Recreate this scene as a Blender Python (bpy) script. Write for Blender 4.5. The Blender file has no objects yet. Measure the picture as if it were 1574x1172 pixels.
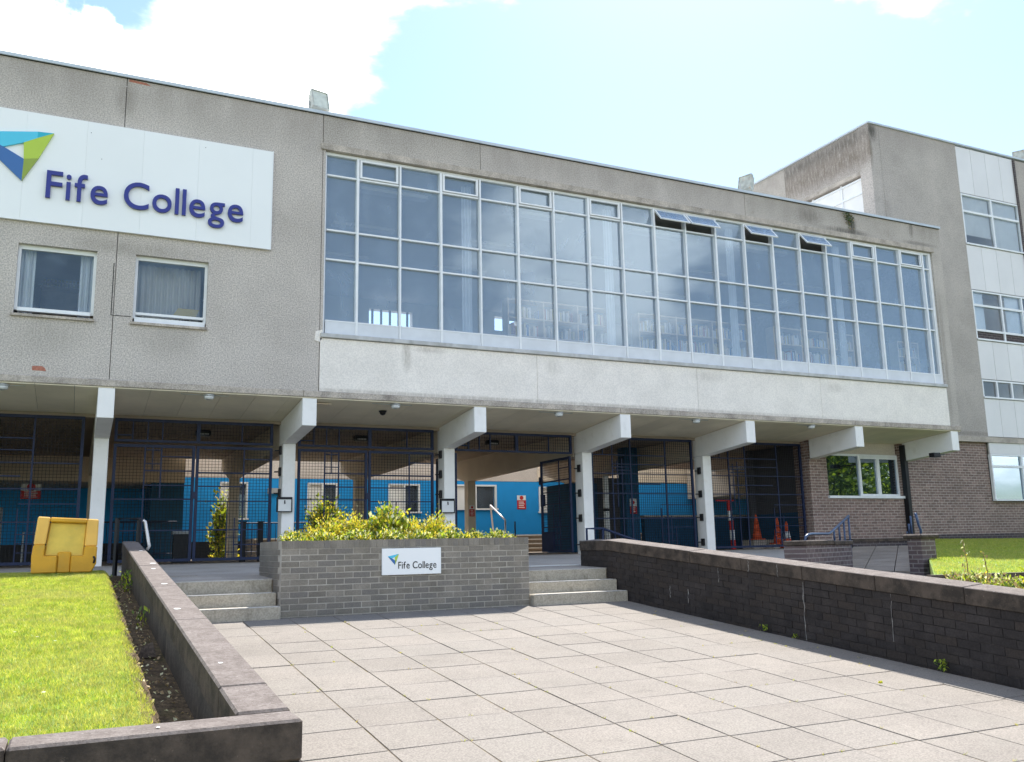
import bpy, bmesh, math, random
import numpy as np
from mathutils import Vector, Matrix
random.seed(7)
rng = np.random.default_rng(7)
S = bpy.context.scene
COL = S.collection
R = math.radians

# ------------------------------------------------------------------ camera
cam_d = bpy.data.cameras.new("camera")
cam = bpy.data.objects.new("camera", cam_d)
COL.objects.link(cam)
S.camera = cam
YAW, PITCH, ROLL, FPX = R(25.6307), R(10.3285), R(-1.1592), 1388.30
fw = Vector((math.sin(YAW) * math.cos(PITCH), math.cos(YAW) * math.cos(PITCH), math.sin(PITCH)))
rt = Vector((math.cos(YAW), -math.sin(YAW), 0.0))
up = rt.cross(fw)
r2 = rt * math.cos(ROLL) + up * math.sin(ROLL)
u2 = -rt * math.sin(ROLL) + up * math.cos(ROLL)
M = Matrix((r2, u2, -fw)).transposed().to_4x4()
M.translation = (0.9969, -17.2877, 0.2268)
cam.matrix_world = M
cam_d.sensor_fit = 'HORIZONTAL'
cam_d.sensor_width = 36.0
cam_d.lens = 36.0 * FPX / 1574.0
cam_d.clip_start = 0.05
cam_d.clip_end = 3000

# ------------------------------------------------------------------ light
SUNV = Vector((0.50, 0.58, 1.0)).normalized()
SUN_EL = math.asin(SUNV.z)
SUN_AZ = math.atan2(SUNV.x, SUNV.y)
sd = bpy.data.lights.new("sun", 'SUN')
sd.energy = 4.3
sd.angle = R(0.5)
sd.color = (1.0, 0.955, 0.88)
sun = bpy.data.objects.new("sun", sd)
COL.objects.link(sun)
sun.rotation_euler = SUNV.to_track_quat('Z', 'Y').to_euler()
sun.location = (20, 20, 40)

W = bpy.data.worlds.new("World")
S.world = W
W.use_nodes = True
wn, wl = W.node_tree.nodes, W.node_tree.links
wn.clear()
SKY_STRENGTH = 0.118
wout = wn.new('ShaderNodeOutputWorld')
wbg = wn.new('ShaderNodeBackground')
wbg.inputs['Strength'].default_value = SKY_STRENGTH
sky = wn.new('ShaderNodeTexSky')
sky.sky_type = 'NISHITA'
sky.sun_disc = False
sky.sun_elevation = SUN_EL
sky.sun_rotation = SUN_AZ
sky.air_density = 1.0
sky.dust_density = 0.33
sky.ozone_density = 2.0
tcw = wn.new('ShaderNodeTexCoord')
mapw = wn.new('ShaderNodeMapping')
mapw.inputs['Scale'].default_value = (1.0, 1.0, 2.2)
mapw.inputs['Location'].default_value = (0.35, 0.1, 0.0)
nzw = wn.new('ShaderNodeTexNoise')
nzw.inputs['Scale'].default_value = 2.1
nzw.inputs['Detail'].default_value = 9.0
nzw.inputs['Roughness'].default_value = 0.56
wl.new(tcw.outputs['Generated'], mapw.inputs['Vector'])
wl.new(mapw.outputs['Vector'], nzw.inputs['Vector'])
# a cloud bank stands over the left end of the building, thinner cloud elsewhere
bank = wn.new('ShaderNodeVectorMath'); bank.operation = 'DOT_PRODUCT'
bank.inputs[1].default_value = Vector((-0.045, 0.88, 0.50)).normalized()
wl.new(tcw.outputs['Generated'], bank.inputs[0])
bk = wn.new('ShaderNodeMapRange'); bk.interpolation_type = 'SMOOTHSTEP'
bk.inputs['From Min'].default_value = 0.93; bk.inputs['From Max'].default_value = 0.985
bk.inputs['To Min'].default_value = 0.0; bk.inputs['To Max'].default_value = 0.16
wl.new(bank.outputs['Value'], bk.inputs['Value'])
nadd = wn.new('ShaderNodeMath'); nadd.operation = 'ADD'
wl.new(nzw.outputs['Fac'], nadd.inputs[0]); wl.new(bk.outputs['Result'], nadd.inputs[1])
gap = wn.new('ShaderNodeVectorMath'); gap.operation = 'DOT_PRODUCT'
gap.inputs[1].default_value = Vector((-0.0225, 0.848, 0.53)).normalized()
wl.new(tcw.outputs['Generated'], gap.inputs[0])
gk = wn.new('ShaderNodeMapRange'); gk.interpolation_type = 'SMOOTHSTEP'
gk.inputs['From Min'].default_value = 0.9935; gk.inputs['From Max'].default_value = 0.9995
gk.inputs['To Min'].default_value = 0.0; gk.inputs['To Max'].default_value = -0.19
wl.new(gap.outputs['Value'], gk.inputs['Value'])
nz3 = wn.new('ShaderNodeTexNoise'); nz3.inputs['Scale'].default_value = 14.0; nz3.inputs['Detail'].default_value = 6
wl.new(tcw.outputs['Generated'], nz3.inputs['Vector'])
gm = wn.new('ShaderNodeMapRange'); gm.inputs['From Min'].default_value = 0.38; gm.inputs['From Max'].default_value = 0.56
wl.new(nz3.outputs['Fac'], gm.inputs['Value'])
gx_ = wn.new('ShaderNodeMath'); gx_.operation = 'MULTIPLY'; wl.new(gk.outputs['Result'], gx_.inputs[0]); wl.new(gm.outputs['Result'], gx_.inputs[1])
nad2 = wn.new('ShaderNodeMath'); nad2.operation = 'ADD'; wl.new(nadd.outputs[0], nad2.inputs[0]); wl.new(gx_.outputs[0], nad2.inputs[1])
nadd = nad2
crw = wn.new('ShaderNodeMapRange'); crw.interpolation_type = 'SMOOTHSTEP'
crw.inputs['From Min'].default_value = 0.515; crw.inputs['From Max'].default_value = 0.64
wl.new(nadd.outputs[0], crw.inputs['Value'])
nz2 = wn.new('ShaderNodeTexNoise'); nz2.inputs['Scale'].default_value = 4.0; nz2.inputs['Detail'].default_value = 5
wl.new(mapw.outputs['Vector'], nz2.inputs['Vector'])
ccol = wn.new('ShaderNodeMapRange'); ccol.inputs['From Min'].default_value = 0.3; ccol.inputs['From Max'].default_value = 0.7
ccol.inputs['To Min'].default_value = 11.0; ccol.inputs['To Max'].default_value = 17.0
wl.new(nz2.outputs['Fac'], ccol.inputs['Value'])
ccomb = wn.new('ShaderNodeCombineColor')
for k in range(3): wl.new(ccol.outputs['Result'], ccomb.inputs[k])
mixw = wn.new('ShaderNodeMix'); mixw.data_type = 'RGBA'
wl.new(crw.outputs['Result'], mixw.inputs[0])
wl.new(sky.outputs['Color'], mixw.inputs[6])
wl.new(ccomb.outputs[0], mixw.inputs[7])
wl.new(mixw.outputs[2], wbg.inputs['Color'])
wl.new(wbg.outputs[0], wout.inputs[0])

S.view_settings.view_transform = 'Standard'
S.view_settings.look = 'None'
S.view_settings.exposure = 1.2
S.view_settings.gamma = 1.0
S.view_settings.use_curve_mapping = False
S.cycles.max_bounces = 8
S.cycles.transparent_max_bounces = 24

# ------------------------------------------------------------------ materials
def srgb(r, g, b):
    f = lambda c: (c / 255 / 12.92) if c / 255 <= 0.04045 else ((c / 255 + 0.055) / 1.055) ** 2.4
    return (f(r), f(g), f(b), 1.0)

def mul(c, k):
    return (c[0] * k, c[1] * k, c[2] * k, 1.0)

def new_mat(name):
    m = bpy.data.materials.new(name)
    m.use_nodes = True
    m.node_tree.nodes.clear()
    n, l = m.node_tree.nodes, m.node_tree.links
    o = n.new('ShaderNodeOutputMaterial'); b = n.new('ShaderNodeBsdfPrincipled')
    l.new(b.outputs[0], o.inputs[0])
    return m, n, l, b

def noise(n, l, vec, scale, detail=3, rough=0.55):
    t = n.new('ShaderNodeTexNoise')
    t.inputs['Scale'].default_value = scale; t.inputs['Detail'].default_value = detail; t.inputs['Roughness'].default_value = rough
    if vec is not None: l.new(vec, t.inputs['Vector'])
    return t.outputs['Fac']

def ramp(n, l, fac, a, b, lo=0.0, hi=1.0):
    t = n.new('ShaderNodeMapRange'); t.interpolation_type = 'SMOOTHSTEP'
    t.inputs['From Min'].default_value = a; t.inputs['From Max'].default_value = b
    t.inputs['To Min'].default_value = lo; t.inputs['To Max'].default_value = hi
    l.new(fac, t.inputs['Value'])
    return t.outputs['Result']

def mix(n, l, fac, a, b, mode='MIX'):
    t = n.new('ShaderNodeMix'); t.data_type = 'RGBA'; t.blend_type = mode
    for sock, v in ((t.inputs[0], fac), (t.inputs[6], a), (t.inputs[7], b)):
        if hasattr(v, 'is_output'): l.new(v, sock)
        else: sock.default_value = v
    return t.outputs[2]

def math_(n, l, op, a, b=None):
    t = n.new('ShaderNodeMath'); t.operation = op
    for i, v in enumerate((a, b)):
        if v is None: continue
        if hasattr(v, 'is_output'): l.new(v, t.inputs[i])
        else: t.inputs[i].default_value = v
    return t.outputs[0]

def pos(n, l, scale=(1, 1, 1), rot=(0, 0, 0)):
    g = n.new('ShaderNodeNewGeometry'); m = n.new('ShaderNodeMapping')
    m.inputs['Scale'].default_value = scale; m.inputs['Rotation'].default_value = rot
    l.new(g.outputs['Position'], m.inputs['Vector'])
    return m.outputs['Vector']

def bump(n, l, b, h, strength, dist):
    t = n.new('ShaderNodeBump'); t.inputs['Strength'].default_value = strength; t.inputs['Distance'].default_value = dist
    l.new(h, t.inputs['Height']); l.new(t.outputs[0], b.inputs['Normal'])

def surf(name, col, rough=0.8, var=0.15, vscale=3.0, speck=0.0, sscale=60.0, bstr=0.0, bdist=0.01, bscale=60.0,
         streak=0.0, streak_col=(0.05, 0.045, 0.04, 1), rand=0.0, dirt=0.0, dirt_col=(0.04, 0.035, 0.03, 1), metallic=0.0,
         speck_col=None, spec=0.3, moss=0.0, moss_col=(0.12, 0.16, 0.03, 1), streak_scale=(2.2, 2.2, 0.22), dirt_scale=1.3, rnd_hue=None, spots=(), top=None):
    m, n, l, b = new_mat(name)
    v = pos(n, l)
    c = mix(n, l, ramp(n, l, noise(n, l, v, vscale, 5), 0.3, 0.7), mul(col, 1 - var), mul(col, 1 + var))
    if rand:
        oi = n.new('ShaderNodeObjectInfo')
        c = mix(n, l, 1.0, c, mix(n, l, oi.outputs['Random'], (1 - rand, 1 - rand, 1 - rand, 1), (1 + rand, 1 + rand, 1 + rand, 1)), 'MULTIPLY')
        if rnd_hue:
            h = math_(n, l, 'FRACT', math_(n, l, 'MULTIPLY', oi.outputs['Random'], 37.7))
            c = mix(n, l, ramp(n, l, h, 0.45, 1.0), c, rnd_hue)
    if speck:
        f = ramp(n, l, noise(n, l, v, sscale, 2, 0.7), 0.35, 0.65)
        c = mix(n, l, f, mix(n, l, 1.0, c, (1 - speck,) * 3 + (1,), 'MULTIPLY'), mix(n, l, 1.0, c, speck_col or ((1 + speck,) * 3 + (1,)), 'MULTIPLY'))
    if dirt:
        f = ramp(n, l, noise(n, l, v, dirt_scale, 7, 0.65), 0.52, 0.75, 0, dirt)
        c = mix(n, l, f, c, dirt_col)
    if streak:
        vs = pos(n, l, streak_scale)
        f = ramp(n, l, noise(n, l, vs, 1.0, 6, 0.65), 0.55, 0.8, 0, streak)
        c = mix(n, l, f, c, streak_col)
    if moss:
        f = ramp(n, l, noise(n, l, v, 2.6, 6, 0.7), 0.5, 0.68, 0, moss)
        c = mix(n, l, f, c, moss_col)
    if top:      # rain weathering that creeps down from the parapet: (z low, z high, strength, colour)
        g = n.new('ShaderNodeNewGeometry'); sx = n.new('ShaderNodeSeparateXYZ'); l.new(g.outputs['Position'], sx.inputs[0])
        h = math_(n, l, 'MULTIPLY', ramp(n, l, sx.outputs['Z'], top[0], top[1]), ramp(n, l, noise(n, l, pos(n, l, (1.6, 1.6, .5)), 1.3, 7, 0.7), 0.3, 0.62, 0.35, 1.0))
        c = mix(n, l, math_(n, l, 'MULTIPLY', h, top[2]), c, top[3])
    for (sxx, sz_, wx, wz, st, sc_) in spots:   # water stains and runs at known places
        g = n.new('ShaderNodeNewGeometry'); ms = n.new('ShaderNodeMapping'); ms.vector_type = 'TEXTURE'
        ms.inputs['Location'].default_value = (sxx, 0, sz_); ms.inputs['Scale'].default_value = (wx, 100, wz)
        l.new(g.outputs['Position'], ms.inputs['Vector'])
        le = n.new('ShaderNodeVectorMath'); le.operation = 'LENGTH'; l.new(ms.outputs[0], le.inputs[0])
        f = math_(n, l, 'MULTIPLY', ramp(n, l, le.outputs['Value'], 1.0, 0.1), ramp(n, l, noise(n, l, pos(n, l, (14, 14, 3)), 1.0, 6, 0.7), 0.25, 0.6, 0.2, 1.0))
        c = mix(n, l, math_(n, l, 'MULTIPLY', f, st), c, sc_)
    l.new(c, b.inputs['Base Color'])
    b.inputs['Roughness'].default_value = rough; b.inputs['Metallic'].default_value = metallic
    b.inputs['Specular IOR Level'].default_value = spec
    if bstr: bump(n, l, b, noise(n, l, v, bscale, 4, 0.7), bstr, bdist)
    return m

MT = {}
MT['pebble'] = surf('pebbledash_grey', (0.505, 0.455, 0.412, 1), 0.95, 0.08, 0.7, speck=0.25, sscale=42, bstr=0.5, bdist=0.012, bscale=60, top=(7.9, 9.0, 0.5, (0.27, 0.235, 0.205, 1)), spots=((1.6, 5.72, 1.6, .25, .5, (0.25, 0.22, 0.18, 1)), (.4, 4.0, .8, .5, .35, (0.3, 0.27, 0.23, 1)), (2.3, 4.0, .8, .5, .35, (0.3, 0.27, 0.23, 1)), (1.36, 8.6, .25, .5, .5, (0.2, 0.17, 0.14, 1))),
                    streak=0.16, streak_col=(0.26, 0.225, 0.19, 1), dirt=0.25, dirt_col=(0.32, 0.28, 0.24, 1))
MT['pebble_dark'] = surf('pebbledash_weathered', (0.45, 0.405, 0.362, 1), 0.95, 0.1, 0.7, speck=0.27, sscale=42, bstr=0.5, bdist=0.012, bscale=60, top=(8.3, 9.1, 0.35, (0.22, 0.195, 0.165, 1)), spots=((19.75, 8.72, .22, .42, .95, (0.06, 0.055, 0.045, 1)), (19.5, 8.5, 1.3, .14, .75, (0.06, 0.055, 0.045, 1)), (22.05, 8.9, .12, .3, .8, (0.06, 0.055, 0.045, 1)), (18.2, 8.75, .7, .35, .6, (0.14, 0.12, 0.10, 1)), (22.9, 5.2, .12, 2.8, .4, (0.16, 0.14, 0.12, 1)), (22.3, 8.5, 1.0, .1, .5, (0.06, 0.055, 0.045, 1))),
                         streak=0.3, streak_col=(0.15, 0.13, 0.11, 1), streak_scale=(1.7, 1.7, 0.5), dirt=0.3, dirt_col=(0.24, 0.21, 0.18, 1))
MT['pebble_tower'] = surf('pebbledash_tower', (0.435, 0.39, 0.352, 1), 0.95, 0.1, 0.7, speck=0.2, sscale=34, bstr=0.5, bdist=0.014, bscale=50, top=(12.0, 13.0, 0.35, (0.3, 0.26, 0.235, 1)), spots=((22.75, 12.8, .3, .5, .9, (0.06, 0.055, 0.045, 1)), (22.62, 12.2, .14, .8, .7, (0.12, 0.09, 0.06, 1)), (23.1, 9.0, .3, 3.0, .4, (0.2, 0.17, 0.15, 1)), (25.5, 3.35, 3.0, .12, .5, (0.15, 0.13, 0.11, 1))),
                          streak=0.22, streak_col=(0.26, 0.23, 0.2, 1), dirt=0.3, dirt_col=(0.29, 0.26, 0.23, 1))
MT['spandrel'] = surf('roughcast_cream', (0.84, 0.78, 0.715, 1), 0.95, 0.05, 1.2, speck=0.08, sscale=40, spots=((6.9, 4.15, .14, .55, .6, (0.33, 0.29, 0.24, 1)), (7.4, 4.25, .5, .1, .5, (0.4, 0.35, 0.3, 1)), (10.3, 4.1, .3, .3, .35, (0.42, 0.38, 0.33, 1)), (14.5, 4.15, .8, .2, .35, (0.42, 0.38, 0.33, 1)), (18.6, 4.1, .5, .2, .4, (0.42, 0.38, 0.33, 1)), (10, 3.3, 14, .07, .6, (0.38, 0.33, 0.28, 1))), bstr=0.6, bdist=0.012, bscale=45,
                      streak=0.2, streak_col=(0.50, 0.46, 0.41, 1), streak_scale=(2.6, 2.6, 0.35))
MT['concrete_trim'] = surf('concrete_edge', (0.44, 0.385, 0.33, 1), 0.9, 0.2, 3, speck=0.2, sscale=50, bstr=0.4, bdist=0.006,
                           streak=0.5, streak_col=(0.09, 0.08, 0.07, 1), streak_scale=(4, 4, 0.8), dirt=0.4)
MT['white'] = surf('white_paint', (0.85, 0.83, 0.80, 1), 0.6, 0.03, 2, dirt=0.35, dirt_col=(0.62, 0.58, 0.52, 1), dirt_scale=3.5, streak=0.1, streak_col=(0.45, 0.44, 0.42, 1), bstr=0.05, bscale=90)
MT['soffit'] = surf('soffit_board', (0.78, 0.70, 0.54, 1), 0.8, 0.08, 1.1, rand=0.05, dirt=0.25, dirt_col=(0.6, 0.54, 0.42, 1))
MT['frame'] = surf('painted_window_frame', (0.78, 0.79, 0.80, 1), 0.45, 0.04, 4, spec=0.4, streak=0.12, streak_col=(0.35, 0.36, 0.38, 1))
MT['apron'] = surf('grey_painted_apron', (0.66, 0.68, 0.71, 1), 0.5, 0.05, 3, streak=0.2, streak_col=(0.3, 0.32, 0.34, 1))
MT['sill'] = surf('weathered_sill', (0.50, 0.50, 0.49, 1), 0.7, 0.12, 5, streak=0.5, streak_col=(0.16, 0.14, 0.11, 1), streak_scale=(3, 3, 1), dirt=0.25, dirt_col=(0.16, 0.14, 0.12, 1))
MT['flashing'] = surf('metal_flashing', (0.50, 0.55, 0.60, 1), 0.4, 0.08, 2, metallic=0.0, spec=0.5, dirt=0.2, dirt_col=(0.3, 0.31, 0.3, 1))
MT['rust'] = surf('exposed_brick_patch', (0.42, 0.17, 0.12, 1), 0.9, 0.2, 30)
MT['navy'] = surf('navy_steel_paint', (0.015, 0.023, 0.058, 1), 0.5, 0.15, 6, spec=0.25)
MT['navy_rail'] = surf('blue_handrail_paint', (0.022, 0.05, 0.12, 1), 0.3, 0.1, 6, spec=0.6)
MT['wire'] = surf('dark_wire', (0.012, 0.013, 0.016, 1), 0.6, 0.1, 6, spec=0.2)
MT['black'] = surf('black_plastic', (0.012, 0.012, 0.014, 1), 0.45, 0.1, 6)
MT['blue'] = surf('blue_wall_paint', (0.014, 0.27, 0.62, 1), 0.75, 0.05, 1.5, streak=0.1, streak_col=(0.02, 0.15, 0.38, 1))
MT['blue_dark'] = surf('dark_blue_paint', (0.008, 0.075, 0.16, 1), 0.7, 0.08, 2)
MT['beige'] = surf('beige_render', (0.66, 0.55, 0.42, 1), 0.9, 0.06, 1.2, speck=0.08, sscale=40, bstr=0.2, bscale=50)
MT['greyrender'] = surf('grey_render', (0.55, 0.48, 0.42, 1), 0.9, 0.06, 1.2, speck=0.1, sscale=40, bstr=0.2, bscale=50)
MT['ceiling'] = surf('undercroft_ceiling', (0.34, 0.28, 0.22, 1), 0.9, 0.06, 1.2)
MT['beam'] = surf('beam_taupe', (0.62, 0.53, 0.42, 1), 0.85, 0.06, 1.2)
MT['floor_in'] = surf('undercroft_floor', (0.27, 0.215, 0.165, 1), 0.85, 0.15, 1.2, speck=0.15)
MT['slab'] = surf('paving_slab', (0.220, 0.196, 0.171, 1), 0.9, 0.07, 1.2, speck=0.20, sscale=75, bstr=0.35, bdist=0.004, bscale=95, rand=0.05,
                  rnd_hue=(0.222, 0.20, 0.176, 1), dirt=0.3, dirt_col=(0.145, 0.132, 0.115, 1), dirt_scale=1.1, moss=0.18, moss_col=(0.25, 0.235, 0.20, 1), streak=0.55, streak_col=(0.10, 0.09, 0.078, 1), streak_scale=(7, 7, 7))
MT['plaza'] = surf('terrace_slab', (0.36, 0.325, 0.285, 1), 0.9, 0.08, 1.5, speck=0.12, sscale=60, bstr=0.2, bdist=0.003, rand=0.07, dirt=0.4, dirt_col=(0.17, 0.16, 0.15, 1))
MT['ramp_slab'] = surf('brown_ramp_slab', (0.33, 0.275, 0.225, 1), 0.9, 0.1, 1.5, speck=0.15, sscale=60, rand=0.08, dirt=0.5, dirt_col=(0.17, 0.14, 0.11, 1))
MT['joint'] = surf('joint_moss', (0.16, 0.13, 0.095, 1), 1.0, 0.2, 8, moss=1.0, moss_col=(0.22, 0.16, 0.045, 1), bstr=0.5, bscale=90)
MT['step'] = surf('step_concrete', (0.42, 0.375, 0.30, 1), 0.9, 0.08, 3, speck=0.14, sscale=45, bstr=0.3, bdist=0.006, bscale=60, streak=0.7,
                  streak_col=(0.10, 0.09, 0.05, 1), streak_scale=(6, 6, 3), dirt=0.35, dirt_col=(0.16, 0.14, 0.1, 1), dirt_scale=5)
MT['nosing'] = surf('white_nosing_paint', (0.72, 0.72, 0.70, 1), 0.6, 0.05, 9, dirt=0.8, dirt_col=(0.2, 0.2, 0.18, 1), dirt_scale=9)
MT['brick_grey'] = surf('grey_planter_brick', (0.225, 0.20, 0.165, 1), 0.85, 0.16, 4, speck=0.13, sscale=90, rand=0.14, bstr=0.3, bdist=0.004, bscale=60,
                        rnd_hue=(0.185, 0.168, 0.148, 1), streak=0.5, streak_col=(0.075, 0.062, 0.045, 1), streak_scale=(5, 5, 1.2), moss=0.12, moss_col=(0.13, 0.135, 0.06, 1))
MT['mortar_light'] = surf('pale_mortar', (0.42, 0.385, 0.33, 1), 0.95, 0.2, 6, dirt=0.3, dirt_col=(0.13, 0.12, 0.1, 1), dirt_scale=3)
MT['brick_dark'] = surf('dark_blue_brick', (0.034, 0.028, 0.026, 1), 0.8, 0.25, 5, speck=0.2, sscale=60, rand=0.12, bstr=0.4, bdist=0.004, bscale=50,
                        rnd_hue=(0.040, 0.031, 0.026, 1), dirt=0.3, dirt_col=(0.075, 0.06, 0.05, 1), dirt_scale=2.5)
MT['mortar_dark'] = surf('dark_mortar', (0.042, 0.035, 0.032, 1), 0.95, 0.3, 6, dirt=0.6, dirt_col=(0.13, 0.10, 0.09, 1), dirt_scale=6)
MT['coping_dark'] = surf('weathered_coping_face', (0.125, 0.10, 0.082, 1), 0.9, 0.3, 5, speck=0.28, sscale=60, bstr=0.5, bdist=0.006, bscale=50,
                         dirt=0.75, dirt_col=(0.04, 0.032, 0.027, 1), dirt_scale=4.5, streak=0.3, streak_col=(0.24, 0.19, 0.15, 1), streak_scale=(9, 9, 4))
def coping_mat():
    # weathered lichened coping: pale pinkish on upward faces, dark brown on the sides
    m, n, l, b = new_mat('lichen_coping')
    v = pos(n, l)
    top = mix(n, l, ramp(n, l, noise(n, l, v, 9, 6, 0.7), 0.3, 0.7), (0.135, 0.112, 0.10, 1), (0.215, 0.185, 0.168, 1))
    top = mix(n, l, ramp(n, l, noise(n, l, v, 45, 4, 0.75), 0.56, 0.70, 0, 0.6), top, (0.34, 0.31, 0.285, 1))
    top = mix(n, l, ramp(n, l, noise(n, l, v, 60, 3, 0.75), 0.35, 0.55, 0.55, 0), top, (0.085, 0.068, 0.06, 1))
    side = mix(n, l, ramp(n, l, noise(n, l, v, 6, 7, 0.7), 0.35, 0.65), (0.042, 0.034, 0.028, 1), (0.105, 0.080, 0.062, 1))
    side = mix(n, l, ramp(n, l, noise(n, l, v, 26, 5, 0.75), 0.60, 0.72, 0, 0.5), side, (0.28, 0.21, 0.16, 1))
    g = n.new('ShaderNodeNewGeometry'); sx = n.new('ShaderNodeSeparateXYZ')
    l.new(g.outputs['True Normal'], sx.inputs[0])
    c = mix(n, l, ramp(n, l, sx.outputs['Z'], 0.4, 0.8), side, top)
    l.new(c, b.inputs['Base Color']); b.inputs['Roughness'].default_value = 0.92; b.inputs['Specular IOR Level'].default_value = 0.25
    bump(n, l, b, noise(n, l, v, 70, 5, 0.75), 0.7, 0.008)
    return m
MT['coping'] = coping_mat()
MT['render_dark'] = surf('dark_wall_render', (0.062, 0.052, 0.042, 1), 0.92, 0.3, 3, speck=0.25, sscale=60, bstr=0.5, bdist=0.006, bscale=45,
                         streak=0.8, streak_col=(0.20, 0.165, 0.125, 1), streak_scale=(7, 7, 1.3), dirt=0.6, dirt_col=(0.03, 0.028, 0.025, 1), dirt_scale=3)
def brickmap(name, c1, c2, mort, s=1.0):
    c1, c2, mort = mul(c1, 1.7), mul(c2, 1.7), mul(mort, 1.75)
    m, n, l, b = new_mat(name)
    g = n.new('ShaderNodeNewGeometry'); sx = n.new('ShaderNodeSeparateXYZ'); l.new(g.outputs['Position'], sx.inputs[0])
    ad = math_(n, l, 'ADD', sx.outputs['X'], sx.outputs['Y'])
    cb = n.new('ShaderNodeCombineXYZ'); l.new(ad, cb.inputs[0]); l.new(sx.outputs['Z'], cb.inputs[1])
    t = n.new('ShaderNodeTexBrick'); l.new(cb.outputs[0], t.inputs['Vector'])
    t.inputs['Scale'].default_value = s; t.inputs['Brick Width'].default_value = 0.235; t.inputs['Row Height'].default_value = 0.078
    t.inputs['Mortar Size'].default_value = 0.011; t.inputs['Mortar Smooth'].default_value = 0.2
    t.inputs['Color1'].default_value = c1; t.inputs['Color2'].default_value = c2; t.inputs['Mortar'].default_value = mort
    v = pos(n, l)
    c = mix(n, l, ramp(n, l, noise(n, l, v, 1.1, 6), 0.3, 0.75, 0.0, 0.4), t.outputs['Color'], (0.16, 0.125, 0.105, 1))
    c = mix(n, l, ramp(n, l, noise(n, l, v, 14, 4), 0.35, 0.7, 0.0, 0.35), c, (0.10, 0.07, 0.06, 1))
    l.new(c, b.inputs['Base Color']); b.inputs['Roughness'].default_value = 0.9; b.inputs['Specular IOR Level'].default_value = 0.2
    bump(n, l, b, math_(n, l, 'SUBTRACT', 1.0, t.outputs['Fac']), 0.6, 0.01)
    return m
MT['brick_brown'] = brickmap('brown_brickwork', (0.20, 0.137, 0.115, 1), (0.118, 0.08, 0.07, 1), (0.285, 0.24, 0.215, 1))
MT['brick_purple'] = brickmap('purple_brickwork', (0.085, 0.065, 0.07, 1), (0.05, 0.038, 0.042, 1), (0.15, 0.135, 0.13, 1))
MT['brick_plinth'] = brickmap('dark_plinth_brick', (0.03, 0.028, 0.033, 1), (0.04, 0.033, 0.035, 1), (0.10, 0.09, 0.09, 1))
MT['cladding'] = surf('pale_cladding', (0.72, 0.70, 0.69, 1), 0.45, 0.03, 0.8, rand=0.03, spec=0.4, streak=0.12, streak_col=(0.42, 0.44, 0.47, 1))
MT['signwhite'] = surf('sign_white', (0.84, 0.85, 0.84, 1), 0.4, 0.01, 1, spec=0.4, rand=0.01)
MT['signblue'] = surf('sign_letter_blue', (0.035, 0.045, 0.24, 1), 0.4, 0.02, 5)
MT['logo_cyan'] = surf('logo_cyan', (0.09, 0.55, 0.74, 1), 0.4, 0.01, 5)
MT['logo_teal'] = surf('logo_teal', (0.03, 0.42, 0.55, 1), 0.4, 0.01, 5)
MT['logo_lime'] = surf('logo_lime', (0.44, 0.58, 0.07, 1), 0.4, 0.01, 5)
MT['logo_olive'] = surf('logo_olive', (0.28, 0.36, 0.06, 1), 0.4, 0.01, 5)
MT['logo_blue'] = surf('logo_blue', (0.05, 0.15, 0.38, 1), 0.4, 0.01, 5)
MT['yellow'] = surf('yellow_plastic', (0.62, 0.31, 0.02, 1), 0.5, 0.12, 3, dirt=0.6, dirt_col=(0.40, 0.30, 0.09, 1), dirt_scale=3.5, spec=0.4)
MT['yellow_light'] = surf('lit_yellow_plastic', (0.80, 0.45, 0.10, 1), 0.5, 0.08, 3, spec=0.4)  # lit look of the side posts put into a paler yellow
MT['yellow_pale'] = surf('scuffed_yellow_panel', (0.72, 0.50, 0.10, 1), 0.6, 0.1, 6, dirt=0.6, dirt_col=(0.42, 0.34, 0.14, 1), dirt_scale=5)
MT['cone'] = surf('orange_cone', (0.70, 0.10, 0.03, 1), 0.5, 0.1, 4)
MT['red'] = surf('red_panel', (0.50, 0.02, 0.02, 1), 0.5, 0.05, 4)
MT['plainwhite'] = surf('plain_white', (0.75, 0.75, 0.73, 1), 0.5, 0.03, 4)
MT['galv'] = surf('galvanised_grey', (0.36, 0.37, 0.37, 1), 0.5, 0.1, 8, spec=0.5)
MT['lampglass'] = surf('prismatic_lamp_cover', (0.62, 0.63, 0.62, 1), 0.25, 0.06, 20, spec=0.6)
MT['flood_body'] = surf('floodlight_case', (0.42, 0.43, 0.38, 1), 0.55, 0.2, 8, dirt=0.6, dirt_col=(0.45, 0.25, 0.10, 1), dirt_scale=6)
MT['flood_pale'] = surf('floodlight_reflector', (0.58, 0.60, 0.52, 1), 0.35, 0.1, 8)
MT['soil'] = surf('soil_moss', (0.12, 0.085, 0.05, 1), 1.0, 0.4, 14, speck=0.4, sscale=60, bstr=1.0, bdist=0.03, bscale=30, moss=0.35, moss_col=(0.12, 0.12, 0.03, 1))
MT['turf'] = surf('turf_base', (0.17, 0.25, 0.045, 1), 1.0, 0.25, 5, speck=0.3, sscale=60, bstr=0.8, bdist=0.02, bscale=40)
MT['ground'] = surf('far_ground', (0.13, 0.14, 0.09, 1), 1.0, 0.2, 0.4, speck=0.15)
MT['wood'] = surf('pale_shelf_wood', (0.78, 0.62, 0.44, 1), 0.6, 0.08, 4)
MT['curtain'] = surf('pale_curtain', (0.82, 0.86, 0.90, 1), 0.9, 0.05, 3)
MT['interior'] = surf('interior_wall', (0.62, 0.62, 0.60, 1), 0.9, 0.05, 1)
MT['interior_dark'] = surf('interior_carpet', (0.10, 0.10, 0.11, 1), 0.9, 0.05, 1)
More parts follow.
